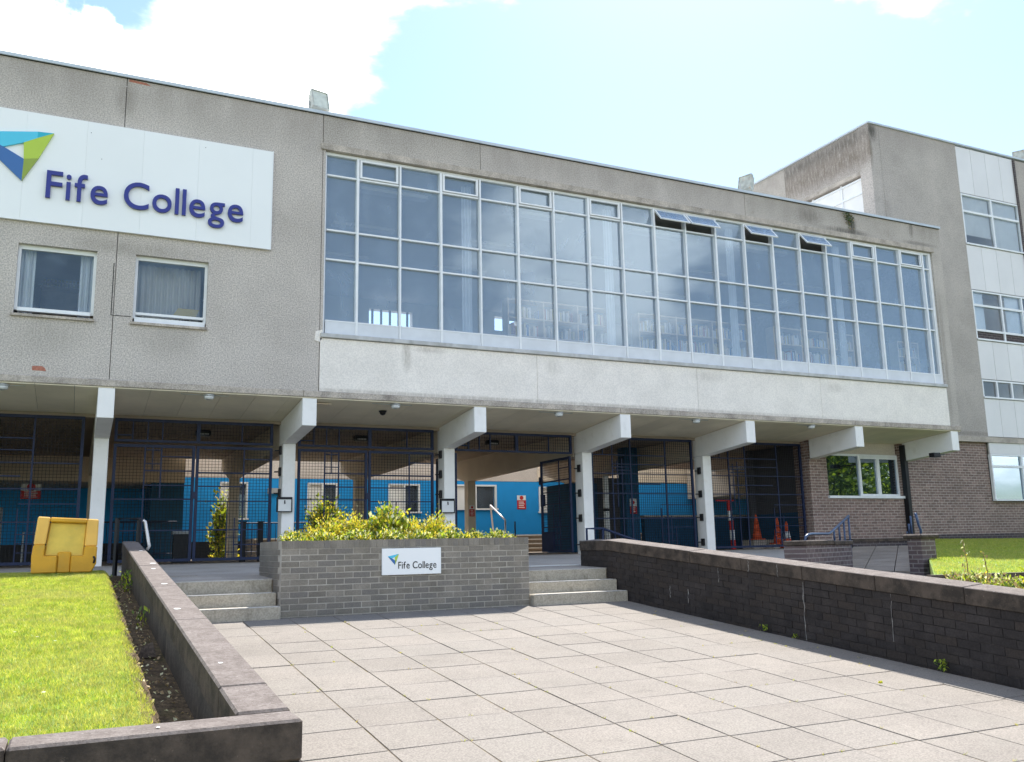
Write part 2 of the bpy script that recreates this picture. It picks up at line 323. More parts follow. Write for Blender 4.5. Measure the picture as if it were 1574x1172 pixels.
MT['blind'] = surf('window_blind', (0.80, 0.78, 0.75, 1), 0.9, 0.04, 1.5)
MT['twig'] = surf('twig_bark', (0.11, 0.07, 0.04, 1), 0.9, 0.2, 20)
MT['paper'] = surf('manila_card', (0.62, 0.50, 0.22, 1), 0.8, 0.03, 3)
MT['pale_lime'] = surf('lime_bloom', (0.30, 0.28, 0.26, 1), 0.95, 0.4, 20)
MT['pipe'] = surf('pale_steel_tube', (0.70, 0.66, 0.64, 1), 0.35, 0.05, 5, metallic=0.3)

def leaf_mat(name, c, tr=0.35):
    m = bpy.data.materials.new(name); m.use_nodes = True
    n, l = m.node_tree.nodes, m.node_tree.links; n.clear()
    o = n.new('ShaderNodeOutputMaterial'); b = n.new('ShaderNodeBsdfPrincipled'); t = n.new('ShaderNodeBsdfTranslucent'); mx = n.new('ShaderNodeMixShader')
    v = pos(n, l)
    cc = mix(n, l, ramp(n, l, noise(n, l, v, 9, 4), 0.3, 0.7), mul(c, 0.72), mul(c, 1.25))
    if name.startswith('grass'):   # patchy sward: drier and lusher areas
        cc = mix(n, l, ramp(n, l, noise(n, l, v, 1.6, 5, 0.6), 0.42, 0.66, 0, 0.55), cc, (0.47, 0.42, 0.16, 1))
        cc = mix(n, l, ramp(n, l, noise(n, l, v, 3.3, 4, 0.6), 0.55, 0.75, 0, 0.5), cc, (0.17, 0.30, 0.04, 1))
    l.new(cc, b.inputs['Base Color']); l.new(mix(n, l, 1.0, cc, (1.25, 1.3, 0.8, 1), 'MULTIPLY'), t.inputs['Color'])
    b.inputs['Roughness'].default_value = 0.5; b.inputs['Specular IOR Level'].default_value = 0.35
    mx.inputs[0].default_value = tr
    l.new(b.outputs[0], mx.inputs[1]); l.new(t.outputs[0], mx.inputs[2]); l.new(mx.outputs[0], o.inputs[0])
    return m
MT['leaf_green'] = leaf_mat('leaf_green', (0.10, 0.155, 0.03, 1))
MT['leaf_dark'] = leaf_mat('leaf_dark_green', (0.045, 0.085, 0.02, 1), 0.25)
MT['leaf_yellow'] = leaf_mat('leaf_golden', (0.66, 0.53, 0.07, 1), 0.4)
MT['leaf_lime'] = leaf_mat('leaf_lime', (0.38, 0.45, 0.04, 1), 0.4)
MT['leaf_pale'] = leaf_mat('leaf_cream_edge', (0.68, 0.66, 0.42, 1), 0.3)
MT['leaf_dry'] = leaf_mat('leaf_dry_brown', (0.34, 0.24, 0.12, 1), 0.25)
MT['grass'] = leaf_mat('grass_blade', (0.40, 0.43, 0.06, 1), 0.45)
MT['grass2'] = leaf_mat('grass_blade_yellow', (0.60, 0.54, 0.15, 1), 0.45)
MT['grass3'] = leaf_mat('grass_blade_deep', (0.24, 0.36, 0.05, 1), 0.4)
MT['petal'] = leaf_mat('daisy_petal', (0.8, 0.8, 0.8, 1), 0.3)

def glass_mat(name, tint, refl=1.0, ior=1.55, rough=0.0, sky_veil=0.06, base=0.01):
    m = bpy.data.materials.new(name); m.use_nodes = True
    n, l = m.node_tree.nodes, m.node_tree.links; n.clear()
    o = n.new('ShaderNodeOutputMaterial'); tr = n.new('ShaderNodeBsdfTransparent'); gl = n.new('ShaderNodeBsdfGlossy'); mx = n.new('ShaderNodeMixShader')
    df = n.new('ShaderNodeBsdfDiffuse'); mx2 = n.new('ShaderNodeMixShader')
    tr.inputs['Color'].default_value = tint
    gl.inputs['Roughness'].default_value = rough; gl.inputs['Color'].default_value = (0.70, 0.86, 1.0, 1)
    f = n.new('ShaderNodeFresnel'); f.inputs['IOR'].default_value = ior
    v = pos(n, l)
    k = math_(n, l, 'MULTIPLY', f.outputs[0], refl)
    l.new(k, mx.inputs[0]); l.new(tr.outputs[0], mx.inputs[1]); l.new(gl.outputs[0], mx.inputs[2])
    # blue diffuse veil painting in the reflected sky, uneven like wiped dust
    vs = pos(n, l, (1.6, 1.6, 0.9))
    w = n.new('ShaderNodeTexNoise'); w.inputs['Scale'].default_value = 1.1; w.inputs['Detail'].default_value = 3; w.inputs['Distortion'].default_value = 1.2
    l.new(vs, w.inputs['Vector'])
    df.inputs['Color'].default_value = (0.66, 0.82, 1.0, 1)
    l.new(ramp(n, l, w.outputs['Fac'], 0.42, 0.8, base, sky_veil), mx2.inputs[0])
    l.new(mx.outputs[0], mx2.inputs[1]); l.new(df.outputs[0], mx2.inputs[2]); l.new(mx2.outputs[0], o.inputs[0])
    return m
MT['glass'] = glass_mat('library_glass', (0.96, 0.97, 0.98, 1), 2.2, 1.6, sky_veil=0.30, base=0.235)
MT['glass_small'] = glass_mat('small_window_glass', (0.85, 0.86, 0.86, 1), 1.3, 1.5, sky_veil=0.16, base=0.07)
MT['glass_tower'] = glass_mat('tower_glass', (0.95, 0.96, 0.96, 1), 1.2, 1.5, sky_veil=0.12, base=0.04)
MT['glass_ground'] = glass_mat('mirror_glass', (0.55, 0.6, 0.6, 1), 4.0, 1.7, sky_veil=0.02)

# ------------------------------------------------------------------ geometry helpers
def pinv(par):
    # things sit at their base point; every mesh is written in world coordinates
    return Matrix.Translation(-par.location) if par.parent is None else Matrix.Identity(4)

class MB:
    def __init__(s): s.v = []; s.f = []; s.m = []
    def add(s, vs, fs, mi=0):
        o = len(s.v); s.v += [tuple(v) for v in vs]
        for f in fs: s.f.append(tuple(i + o for i in f)); s.m.append(mi)
        return s
    def box(s, x0, x1, y0, y1, z0, z1, mi=0, mat=None):
        vs = [(x0, y0, z0), (x1, y0, z0), (x1, y1, z0), (x0, y1, z0), (x0, y0, z1), (x1, y0, z1), (x1, y1, z1), (x0, y1, z1)]
        if mat is not None: vs = [mat @ Vector(v) for v in vs]
        return s.add(vs, [(0, 3, 2, 1), (4, 5, 6, 7), (0, 1, 5, 4), (1, 2, 6, 5), (2, 3, 7, 6), (3, 0, 4, 7)], mi)
    def hexa(s, b, t, mi=0):   # bottom quad, top quad (same winding, counter-clockwise from above)
        return s.add(list(b) + list(t), [(0, 3, 2, 1), (4, 5, 6, 7), (0, 1, 5, 4), (1, 2, 6, 5), (2, 3, 7, 6), (3, 0, 4, 7)], mi)
    def prism(s, poly, d, mi=0):   # planar polygon extruded by vector d
        n = len(poly); d = Vector(d); p = [Vector(q) for q in poly]; q = [a + d for a in p]
        fs = [tuple(range(n)), tuple(range(2 * n - 1, n - 1, -1))] + [(i, i + n, (i + 1) % n + n, (i + 1) % n) for i in range(n)]
        return s.add(p + q, fs, mi)
    def tube(s, pts, r, k=8, mi=0, cap=True):
        pts = [Vector(p) for p in pts]; rs = r if isinstance(r, (list, tuple)) else [r] * len(pts)
        o = len(s.v); vs = []; fs = []
        prev = None
        for i, p in enumerate(pts):
            d = (pts[min(i + 1, len(pts) - 1)] - pts[max(i - 1, 0)]).normalized()
            a = prev if prev is not None else (Vector((0, 0, 1)) if abs(d.z) < 0.9 else Vector((1, 0, 0)))
            a = (a - d * a.dot(d)).normalized(); prev = a; b = d.cross(a)
            for j in range(k):
                t = 2 * math.pi * j / k
                vs.append(p + (a * math.cos(t) + b * math.sin(t)) * rs[i])
        for i in range(len(pts) - 1):
            for j in range(k):
                fs.append((i * k + j, i * k + (j + 1) % k, (i + 1) * k + (j + 1) % k, (i + 1) * k + j))
        if cap: fs += [tuple(range(k - 1, -1, -1)), tuple((len(pts) - 1) * k + j for j in range(k))]
        return s.add(vs, fs, mi)
    def lathe(s, c, prof, k=16, mi=0):
        c = Vector(c); vs = []; fs = []
        for r, z in prof:
            for j in range(k):
                t = 2 * math.pi * j / k; vs.append(c + Vector((r * math.cos(t), r * math.sin(t), z)))
        for i in range(len(prof) - 1):
            for j in range(k): fs.append((i * k + j, i * k + (j + 1) % k, (i + 1) * k + (j + 1) % k, (i + 1) * k + j))
        fs += [tuple(range(k - 1, -1, -1)), tuple((len(prof) - 1) * k + j for j in range(k))]
        return s.add(vs, fs, mi)
    def mesh(s, name, mats):
        me = bpy.data.meshes.new(name); me.from_pydata(s.v, [], s.f)
        mats = mats if isinstance(mats, (list, tuple)) else [mats]
        for m in mats: me.materials.append(MT[m] if isinstance(m, str) else m)
        if len(mats) > 1: me.polygons.foreach_set('material_index', s.m)
        me.update(); return me
    def build(s, name, mats, parent=None, smooth=False, bevel=0.0):
        me = s.mesh(name, mats)
        if smooth: me.polygons.foreach_set('use_smooth', [True] * len(me.polygons))
        o = bpy.data.objects.new(name, me); COL.objects.link(o)
        if parent: o.parent = parent; o.matrix_parent_inverse = pinv(parent)
        if bevel:
            b = o.modifiers.new('bevel', 'BEVEL'); b.width = bevel; b.segments = 2; b.limit_method = 'ANGLE'
        return o

def tag(o, label=None, cat=None, group=None, kind=None):
    for k, v in (('label', label), ('category', cat), ('group', group), ('kind', kind)):
        if v: o[k] = v
    return o
def thing(name, label, cat, loc=(0, 0, 0), group=None):
    o = bpy.data.objects.new(name, None); COL.objects.link(o); o.location = loc; o.empty_display_size = 0.1
    return tag(o, label, cat, group)
def box(name, x0, x1, y0, y1, z0, z1, m, parent=None, bevel=0.0):
    return MB().box(x0, x1, y0, y1, z0, z1).build(name, m, parent, bevel=bevel)
def inst(name, me, parent, mat=None, loc=None):
    o = bpy.data.objects.new(name, me); COL.objects.link(o)
    if parent is not None:
        o.parent = parent; o.matrix_parent_inverse = Matrix.Translation(-parent.location)
    if mat is not None: o.matrix_basis = mat
    elif loc is not None: o.location = loc
    return o
def nb(o, w=0.004):
    b = o.modifiers.new('bevel', 'BEVEL'); b.width = w; b.segments = 1; b.limit_method = 'ANGLE'; return o

GS, GZ, GY = 0.075, -0.589, -5.75
def gz(y): return GZ + GS * (y - GY)

# ================================================================== GROUND
far = MB().add([(-400, -400, -1.75), (400, -400, -1.75), (400, 400, -1.75), (-400, 400, -1.75)], [(0, 1, 2, 3)]).build('ground', 'ground')
tag(far, 'open ground around the college', kind='structure')

# forecourt: joint bed + individual slabs
yb, yf = -5.79, -17.6
bed = MB()
bed.hexa([(1.5, yf, gz(yf) - .3), (8.35, yf, gz(yf) - .3), (8.35, yb, gz(yb) - .3), (1.5, yb, gz(yb) - .3)],
         [(1.5, yf, gz(yf) - .0050), (8.35, yf, gz(yf) - .0050), (8.35, yb, gz(yb) - .0050), (1.5, yb, gz(yb) - .0050)])
paving = bed.build('paving', 'joint'); tag(paving, 'sloping forecourt paving bed with mossy joints', kind='structure')
xs = [1.74, 2.295] + [2.85 + .5535 * k for k in range(10)] + [8.275]
rows = [-5.80, -6.36] + [-6.36 - .574 * k for k in range(1, 20)]
for ci in range(len(xs) - 1):
    off = random.uniform(-.014, .014)
    if ci == len(xs) - 2: off = .012
    for ri in range(len(rows) - 1):
        y1 = rows[ri] + (off if ri else 0); y0 = rows[ri + 1] + off
        if y0 < yf: continue
        x0, x1 = xs[ci] + .0055, xs[ci + 1] - .0055; y1 -= .0055; y0 += .0055
        j = [random.uniform(-.0018, .0018) for _ in range(4)]; b = random.uniform(-.0015, .002)
        t = [(x0 + random.uniform(0, .002), y0, gz(y0) + j[0] + b), (x1, y0 + random.uniform(0, .003), gz(y0) + j[1] + b), (x1, y1, gz(y1) + j[2] + b), (x0, y1, gz(y1) + j[3] + b)]
        m = MB().hexa([(p[0], p[1], p[2] - .04) for p in t], t)
        nb(m.build('paving_slab', 'slab', paving), .002)

# terrace (plaza) in front of and under the building
def pz(y): return -.13 + (.13 / 5.28) * (y + 5.28) if y < 0 else 0.0
terr = MB()
terr.hexa([(1.85, -5.27, -.8), (12.0, -5.27, -.8), (12.0, 1.9, -.8), (1.85, 1.9, -.8)], [(1.85, -5.27, pz(-5.27) - .012), (12.0, -5.27, pz(-5.27) - .012), (12, 1.9, -.012), (1.85, 1.9, -.012)])
terr.hexa([(-12, -4.0, -.8), (1.85, -4.0, -.8), (1.85, 1.9, -.8), (-12, 1.9, -.8)], [(-12, -4.0, -.1), (1.85, -4.0, -.1), (1.85, 1.9, -.012), (-12, 1.9, -.012)])
terr.hexa([(12.0, -5.27, -.8), (12.01, -5.27, -.8), (20.0, 1.9, -.8), (12, 1.9, -.8)], [(12.0, -5.27, -.142), (12.01, -5.27, -.142), (20.0, 1.9, -.012), (12, 1.9, -.012)])
terrace = terr.build('terrace_pavement', 'joint'); tag(terrace, 'raised terrace in front of the gates', kind='structure')
for x0 in np.arange(1.87, 12.0, .92):
    for k, y0 in enumerate(np.arange(-5.265, 1.8, .88)):
        x1 = min(x0 + .914, 11.95 if x0 < 11.9 else 12); y1 = min(y0 + .872, 1.9)
        if 3.3 < x0 + .4 < 6.74 and y0 < -4.8: continue
        if x1 - x0 < .2: continue
        z0, z1 = pz(y0), pz(y1)
        MB().hexa([(x0, y0, z0 - .05), (x1, y0, z0 - .05), (x1, y1, z1 - .05), (x0, y1, z1 - .05)], [(x0, y0, z0), (x1, y0, z0), (x1, y1, z1), (x0, y1, z1)]).build('terrace_slab', 'plaza', terrace)
for x0 in np.arange(-3.9, 1.8, .92):
    for y0 in np.arange(-3.98, 1.8, 1.17):
        x1 = x0 + .912; y1 = min(y0 + 1.16, 1.9); z0, z1 = -.088 + .0149 * (y0 + 4), -.088 + .0149 * (y1 + 4)
        MB().hexa([(x0, y0, z0 - .05), (x1, y0, z0 - .05), (x1, y1, z1 - .05), (x0, y1, z1 - .05)], [(x0, y0, z0), (x1, y0, z0), (x1, y1, z1), (x0, y1, z1)]).build('terrace_slab', 'plaza', terrace)
MB().add([(12.0, -5.1, -.13), (20.0, 1.9, 0), (12.0, 1.9, 0)], [(0, 1, 2)]).build('terrace_slab', 'plaza', terrace)
fin = MB().box(-12, 24, 1.9, 11.0, -.8, -.001).build('undercroft_floor', 'floor_in'); tag(fin, kind='structure')
MB().box(8.5, 12.0, -5.28, -5.21, -.14, -.124).build('edge_nosing', 'nosing', terrace)
MB().box(6.76, 8.27, -4.46, -4.40, -.1, -.088).build('edge_nosing', 'nosing', terrace)

# lower ground right of the long wall
lg = MB().add([(8.4, -17.5, -.75), (30, -17.5, -1.1), (30, -4, -.7), (19.7, 1.0, -.44), (11.9, -5.3, -.36), (8.4, -5.3, -.36)], [(0, 1, 2, 3, 4, 5)])
lo = lg.build('side_path_paving', 'slab'); tag(lo, 'paved path beside the long dark wall', kind='structure')
R0, R1, R2_, R3 = [Vector(q) for q in ((15.1, -5.35, -.40), (22.2, .9, .02), (19.7, .9, .02), (16.9, -1.3, -.46))]
ramp_o = MB().hexa([(p.x, p.y, -.9) for p in (R0, R1, R2_, R3)], [(p.x, p.y, p.z - .20) for p in (R0, R1, R2_, R3)]).build('entrance_ramp_path', 'joint'); tag(ramp_o, 'sloping slab ramp up to the brick wall', kind='structure')
for a in range(3):
    for c_ in range(7):
        def bl(u, v): return (R0 * (1 - u) + R3 * u) * (1 - v) + (R1 * (1 - u) + R2_ * u) * v
        u0, u1, v0, v1 = a / 3 + .005, (a + 1) / 3 - .005, c_ / 7 + .002, (c_ + 1) / 7 - .002
        q = [bl(u0, v0), bl(u0, v1), bl(u1, v1), bl(u1, v0)]
        MB().hexa([(p.x, p.y, p.z - .25) for p in q], [(p.x, p.y, p.z) for p in q]).build('ramp_slab', 'ramp_slab', ramp_o)

# ================================================================== STEPS
def steps(x0, x1, label):
    t = thing('stone_steps', label, 'steps', (x0, -5.85, gz(-5.85)), 'short flights of three concrete steps beside the planter')
    ys = [-5.86, -5.57, -5.28]; zs = [-.445, -.29, -.135]
    for i in range(3):
        y1 = ys[i + 1] if i < 2 else -5.0
        o = MB().box(x0, x1, ys[i], y1 - .003, -.8, zs[i] - (0 if i < 2 else .0)).build('step', 'step', t); nb(o, .012)
        box('step_nosing', x0 + .02, x1 - .03 - .04 * i, ys[i] + .004, ys[i] + .035, zs[i] - .002, zs[i] + .002, 'nosing', t)
    return t
steps(1.80, 3.30, 'concrete steps left of the brick planter, beside the sloping wall on the lawn side')
steps(6.75, 8.28, 'concrete steps right of the brick planter, against the long dark wall')

# ================================================================== PLANTER
pl = thing('brick_planter', 'grey brick raised planter with golden shrubs and a small college sign on its front', 'planter', (5.02, -5.75, -.6))
PX0, PX1, PY = 3.31, 6.74, -5.75
core = MB()
core.box(PX0 + .003, PX1 - .003, PY + .003, PY + .21, -.9, .335)
core.box(PX0 + .006, PX0 + .21, PY + .21, -4.25, -.9, .335)
core.box(PX1 - .21, PX1 - .006, PY + .21, -4.25, -.9, .335)
core.box(PX0 + .21, PX1 - .21, -4.46, -4.25, -.9, .335)
core.build('mortar_core', 'mortar_light', pl)
box('soil', PX0 + .2, PX1 - .2, PY + .2, -4.45, -.3, .24, 'soil', pl)
BL, BH = (PX1 - PX0) / 15.0, .0748
ztop = .238
bm_full = MB().box(0.005, BL - .006, 0, .1, .005, BH - .006).mesh('brick', 'brick_grey')
bm_half = MB().box(0.005, BL / 2 - .006, 0, .1, .005, BH - .006).mesh('brick', 'brick_grey')
side = MB()
for c in range(12):
    z = ztop - (c + 1) * BH
    for k in range(16):
        x = PX0 + k * BL - (BL / 2 if c % 2 else 0)
        half = c % 2 and k in (0, 15)
        if not c % 2 and k == 15: continue
        xx = PX0 if (c % 2 and k == 0) else x
        inst('brick', bm_half if half else bm_full, pl, loc=(xx, PY + random.gauss(0, .0012), z + random.gauss(0, .0008)))
    for k in range(6):
        y = PY + .1 + k * BL + (BL / 2 if c % 2 else 0)
        side.box(PX0, PX0 + .08, y + .004, min(y + BL - .005, -4.25), z + .004, z + BH - .005)
        side.box(PX1 - .08, PX1, y + .004, min(y + BL - .005, -4.25), z + .004, z + BH - .005)
o = side.build('side_bricks', 'brick_grey', pl); o['kind'] = 'stuff'
cw = (PX1 - PX0) / 45
capm = MB().box(.004, cw - .004, 0, .215, .003, .102).mesh('cap_brick', 'brick_grey')
for k in range(45): inst('cap_brick', capm, pl, loc=(PX0 + k * cw, PY - .004 + random.gauss(0, .001), ztop + random.gauss(0, .0015)))
sc = MB()
for k in range(16):
    y = PY + .23 + k * cw
    sc.box(PX0, PX0 + .215, y + .003, y + cw - .004, ztop + .003, ztop + .102); sc.box(PX1 - .215, PX1, y + .003, y + cw - .004, ztop + .003, ztop + .102)
o = sc.build('side_cap_bricks', 'brick_grey', pl); o['kind'] = 'stuff'

# ------------------------------------------------------------------ lettering
def text_mesh(s, name, size, extrude, offset=0.0, xscale=1.0):
    cu = bpy.data.curves.new(name, 'FONT'); cu.body = s; cu.size = size; cu.extrude = extrude; cu.offset = offset; cu.resolution_u = 6
    ob = bpy.data.objects.new(name, cu); COL.objects.link(ob)
    bpy.context.view_layer.update()
    dg = bpy.context.evaluated_depsgraph_get()
    me = bpy.data.meshes.new_from_object(ob.evaluated_get(dg)); 
    bpy.data.objects.remove(ob); bpy.data.curves.remove(cu)
    return me
def letters(word, x0, x1, zb, cap, y, depth, parent, m, weight, xr=None):
    # one mesh per letter, laid out at the font's own advance and fitted to x0..x1
    size = 1.0
    adv = []; meshes = []
    pen = 0.0
    capH = max(v.co.y for v in text_mesh('H', 'h', 1, 0).vertices)
    for ch in word:
        if ch == ' ': pen += .30; continue
        me = text_mesh(ch, 'letter', 1.0, depth / 2 / cap * capH, weight)
        vx = [v.co.x for v in me.vertices]
        w = max(vx) - min(vx)
        adv.append((pen - min(vx), me)); pen += w + .085
    total = pen - .085
    kx = (x1 - x0) / total; kz = cap / capH
    for off, me in adv:
        for v in me.vertices:
            px, py_, pz_ = v.co
            v.co = ((px + off) * kx, pz_ * kz, py_ * kz)
        me.transform(Matrix.Translation((x0, y, zb)))
        me.flip_normals()
        me.materials.clear(); me.materials.append(MT[m]); me.update()
        o = bpy.data.objects.new('letter', me); COL.objects.link(o); o.parent = parent; o.matrix_parent_inverse = Matrix.Translation(-parent.location)
def logo(T, y, d, parent):
    # T maps unit logo coords to (x, z); facets as separate proud pieces
    facets = [('logo_cyan', [(0, .80), (.80, .985), (.80, .86), (.64, .735), (.40, .60)]), ('logo_teal', [(.80, .985), (1, 1), (.80, .86)]),
              ('logo_lime', [(1, 1), (.80, .86), (.64, .735), (.655, .42), (.83, .47)]), ('logo_olive', [(.655, .42), (.83, .47), (.65, 0)]),
              ('logo_blue', [(0, .80), (.40, .60), (.655, .42), (.65, 0)])]
    for mname, poly in facets:
        MB().prism([(T(*p)[0], y, T(*p)[1]) for p in poly], (0, d, 0)).build('logo_facet', mname, parent)
def fac(parent): pass

ss = thing('small_sign', 'small white "Fife College" sign on the front of the brick planter', 'sign', (5.0, -5.78, -.12))
nb(box('sign_panel', 4.597, 5.413, -5.785, -5.758, -.118, .222, 'signwhite', ss), .003)
letters('Fife College', 4.815, 5.345, -.040, .088, -5.787, .004, ss, 'black', .004)
logo(lambda a, b: (4.672 + a * .150, .010 + b * .137), -5.789, .003, ss)

# ================================================================== LONG RIGHT WALL
def top_r(y): return .277 if y > -5.35 else .277 + .0818 * (y + 5.35)
XR = 8.29
rw = thing('long_brick_wall', 'long dark brick retaining wall with weathered coping along the right of the forecourt', 'wall', (8.4, -9, gz(-9)))
def slopebox(x0, x1, ya, yb_, f0, f1):  # ya<yb
    return ([(x0, ya, f0(ya)), (x1, ya, f0(ya)), (x1, yb_, f0(yb_)), (x0, yb_, f0(yb_))], [(x0, ya, f1(ya)), (x1, ya, f1(ya)), (x1, yb_, f1(yb_)), (x0, yb_, f1(yb_))])
c = MB()
for a, b in ((-5.35, -4.49), (-16.5, -5.35)):
    c.hexa(*slopebox(XR + .007, XR + .24, a, b, lambda y: gz(y) - .4, lambda y: top_r(y) - .15))
c.build('mortar_core', 'mortar_dark', rw)
ysn = [-4.49, -5.35] + [-5.35 - 1.02 * k for k in range(1, 12)]
for i in range(len(ysn) - 1):
    b, a = ysn[i] - .004, ysn[i + 1] + .004
    dz = random.gauss(0, .002)
    cb_, ct_ = slopebox(XR - .018, XR + .26, a, b, lambda y: top_r(y) - .152, lambda y: top_r(y) + dz)
    ct_ = [(x, y, z + (.022 if x > XR + .1 else 0)) for x, y, z in ct_]
    nb(MB().hexa(cb_, ct_).build('coping_stone', 'coping', rw), .006)
BRL, BRH = .236, .079
extra = MB(); cnt = 0
for cse in range(9):
    y = -4.49 - (.118 if cse % 2 else 0)
    if cse % 2:
        a, b = y, -4.49
        extra.hexa(*slopebox(XR, XR + .1, a + .004, b, lambda q: top_r(q) - .152 - (cse + 1) * BRH + .004, lambda q: top_r(q) - .152 - cse * BRH - .004))
    while y > -16:
        a, b = y - BRL + .004, y - .004
        f0 = lambda q: top_r(q) - .152 - (cse + 1) * BRH + .004
        f1 = lambda q: top_r(q) - .152 - cse * BRH - .004
        xo = XR + random.gauss(0, .0016)
        if y > -12.6:
            MB().hexa(*slopebox(xo, XR + .1, a, b, f0, f1)).build('brick', 'brick_dark', rw); cnt += 1
        else: extra.hexa(*slopebox(xo, XR + .1, a, b, f0, f1))
        y -= BRL
o = extra.build('other_bricks', 'brick_dark', rw); o['kind'] = 'stuff'

# ================================================================== LEFT WALL (L-shaped)
XL0, XL1 = 1.585, 1.79
def top_l(y): return gz(y) + .80
lw = thing('lawn_wall', 'low L-shaped garden wall with pinkish lichened coping round the lawn at left', 'wall', (1.7, -9, gz(-9)))
MB().hexa(*slopebox(XL0 + .008, XL1 - .008, -13.6, -3.34, lambda y: gz(y) - .4, lambda y: top_l(y) - .146)).build('wall_body', 'render_dark', lw)
ys = [-3.33, -5.28, -7.2, -9.15, -11.1, -13.11, -13.582]
for i in range(len(ys) - 1):
    b, a = ys[i] - .003, ys[i + 1] + .003
    dz = random.gauss(0, .0015)
    o = MB().hexa(*slopebox(XL0, XL1, a, b, lambda y: top_l(y) - .148, lambda y: top_l(y) + dz)).build('coping_stone', 'coping', lw); nb(o, .010)
zc = top_l(-13.69)
for xa, xb in ((.83, 1.795), (-.55, .83), (-2.0, -.55), (-3.6, -2.0)):
    nb(box('coping_stone', xa + .002, xb - .002, -13.79, -13.585, zc - .148, zc + random.gauss(0, .001), 'coping', lw), .010)
box('wall_body', -3.6, 1.785, -13.78, -13.60, gz(-13.7) - .4, zc - .15, 'render_dark', lw)
bd = MB()
for cse in range(8):
    for k in range(24):
        x1 = 1.793 - k * .236 - (.118 if cse % 2 else 0); z1 = zc - .152 - cse * .079
        bd.box(x1 - .228, x1, -13.786, -13.7, z1 - .071, z1)
o = bd.build('face_bricks', 'brick_dark', lw); o['kind'] = 'stuff'

for q, (x, y, r0) in enumerate([(1.735, -7.0, .035), (1.70, -7.6, .03), (1.69, -9.0, .028), (1.645, -10.6, .026), (1.72, -5.2, .03), (1.66, -12.6, .012), (1.3, -13.7, .01)]):
    z = (top_l(y) if y > -13.58 else zc) + .0035
    pts = [(x + r0 * random.uniform(.6, 1.1) * math.cos(a), y + r0 * 1.4 * random.uniform(.6, 1.1) * math.sin(a)) for a in np.arange(0, 6.2, .7)]
    MB().add([(a, b, z + (GS * (b - y) if y > -13.58 else 0)) for a, b in pts], [tuple(range(len(pts)))]).build('white_splash', 'plainwhite', lw)
for y, h0, h1, w in ((-9.42, .18, .80, .010), (-10.62, .16, .62, .008), (-7.95, .16, .34, .007), (-8.55, .02, .15, .012), (-9.05, .02, .16, .008), (-6.9, .5, .66, .012), (-7.3, .5, .68, .016)):
    k = 7; L_, R_ = [], []
    for i in range(k + 1):
        yy = y + random.gauss(0, .006); zz = top_r(yy) - h0 - (h1 - h0) * i / k; ww = w * random.uniform(.3, 1.1)
        L_.append((XR - .021 if h1 < .17 else XR - .004, yy - ww / 2, zz)); R_.append((L_[-1][0], yy + ww / 2, zz))
    MB().add(L_ + R_, [(i, i + 1, i + k + 2, i + k + 1) for i in range(k)]).build('lime_streak', 'pale_lime', rw)

# ================================================================== MAIN BUILDING
mb = thing('college_building', 'grey pebbledash college block on white columns with a large library window over the entrance', 'building', (10, 5, 0))
HS, HR, XE, XW = 3.14, 9.08, 23.19, -11.0
PB, PT = 3.27, 9.05
def wall_piece(parts, m, name='wall_panel', y0=0.0, y1=.30):
    b = MB()
    for (x0, x1, z0, z1) in parts: b.box(x0, x1, y0, y1, z0, z1)
    return b.build(name, m, mb)
g = .006
W1, W2 = (-.215, 1.04, 4.31, 5.61), (1.685, 2.96, 4.32, 5.63)
def around(x0, x1, z0, z1, w):
    return [(x0, w[0], z0, z1), (w[1], x1, z0, z1), (w[0], w[1], z0, w[2]), (w[0], w[1], w[3], z1)]
wall_piece([(XW, -2.3 - g, PB, PT)], 'pebble')
wall_piece(around(-2.3 + g, 1.36 - g, PB, PT, W1), 'pebble')
wall_piece(around(1.36 + g, 5.10 - g, PB, PT, W2), 'pebble')
wall_piece([(5.10 + g, 8.62 - g, 8.44, PT)], 'pebble_dark')
wall_piece([(8.62 + g, 16.04 - g, 8.44, PT)], 'pebble')
wall_piece([(16.04 + g, XE, 8.44, PT), (22.80, XE, PB, 8.44)], 'pebble_dark')
wall_piece([(5.10 + g, 5.16, 4.36, 8.44)], 'pebble')
box('wall_backing', XW, XE - .01, .30, .36, PB, 4.0, 'pebble_dark', mb)
box('lintel', 5.06, 22.86, -.035, .22, 8.30, 8.435, 'concrete_trim', mb)
for a, b in ((5.10 + g, 9.9), (9.9, 14.2), (14.2, 18.1), (18.1, 22.795)):
    box('spandrel_panel', a + .004, b - .004, -.012, .29, PB + .002, 4.335, 'spandrel', mb)
for a, b in ((XW, -2.2), (-2.2, 4.8), (4.8, 12), (12, 19.2), (19.2, XE + .02)):
    nb(box('concrete_edge', a + .003, b - .003, -.03, .33, HS - .0, PB - .002, 'concrete_trim', mb), .012)
for a, b in ((XW, -1), (-1, 2.4), (2.4, 8.6), (8.6, 16), (16, XE + .03)):
    box('roof_flashing', a + .002, b - .002, -.05, .34, PT + .012, PT + .075, 'flashing', mb)
box('flashing_underside', XW, XE, -.02, .30, PT, PT + .012, 'black', mb)
# patches of exposed brick where the roughcast has fallen
MB().prism([(.14, -.004, 3.36), (.36, -.004, 3.355), (.335, -.004, 3.41), (.29, -.004, 3.44), (.14, -.004, 3.435)], (0, .01, 0)).build('exposed_brick_patch', 'rust', mb)
MB().prism([(1.39, -.004, 9.00), (1.78, -.004, 8.985), (1.7, -.004, 9.03), (1.40, -.004, 9.045)], (0, .01, 0)).build('exposed_brick_patch', 'rust', mb)
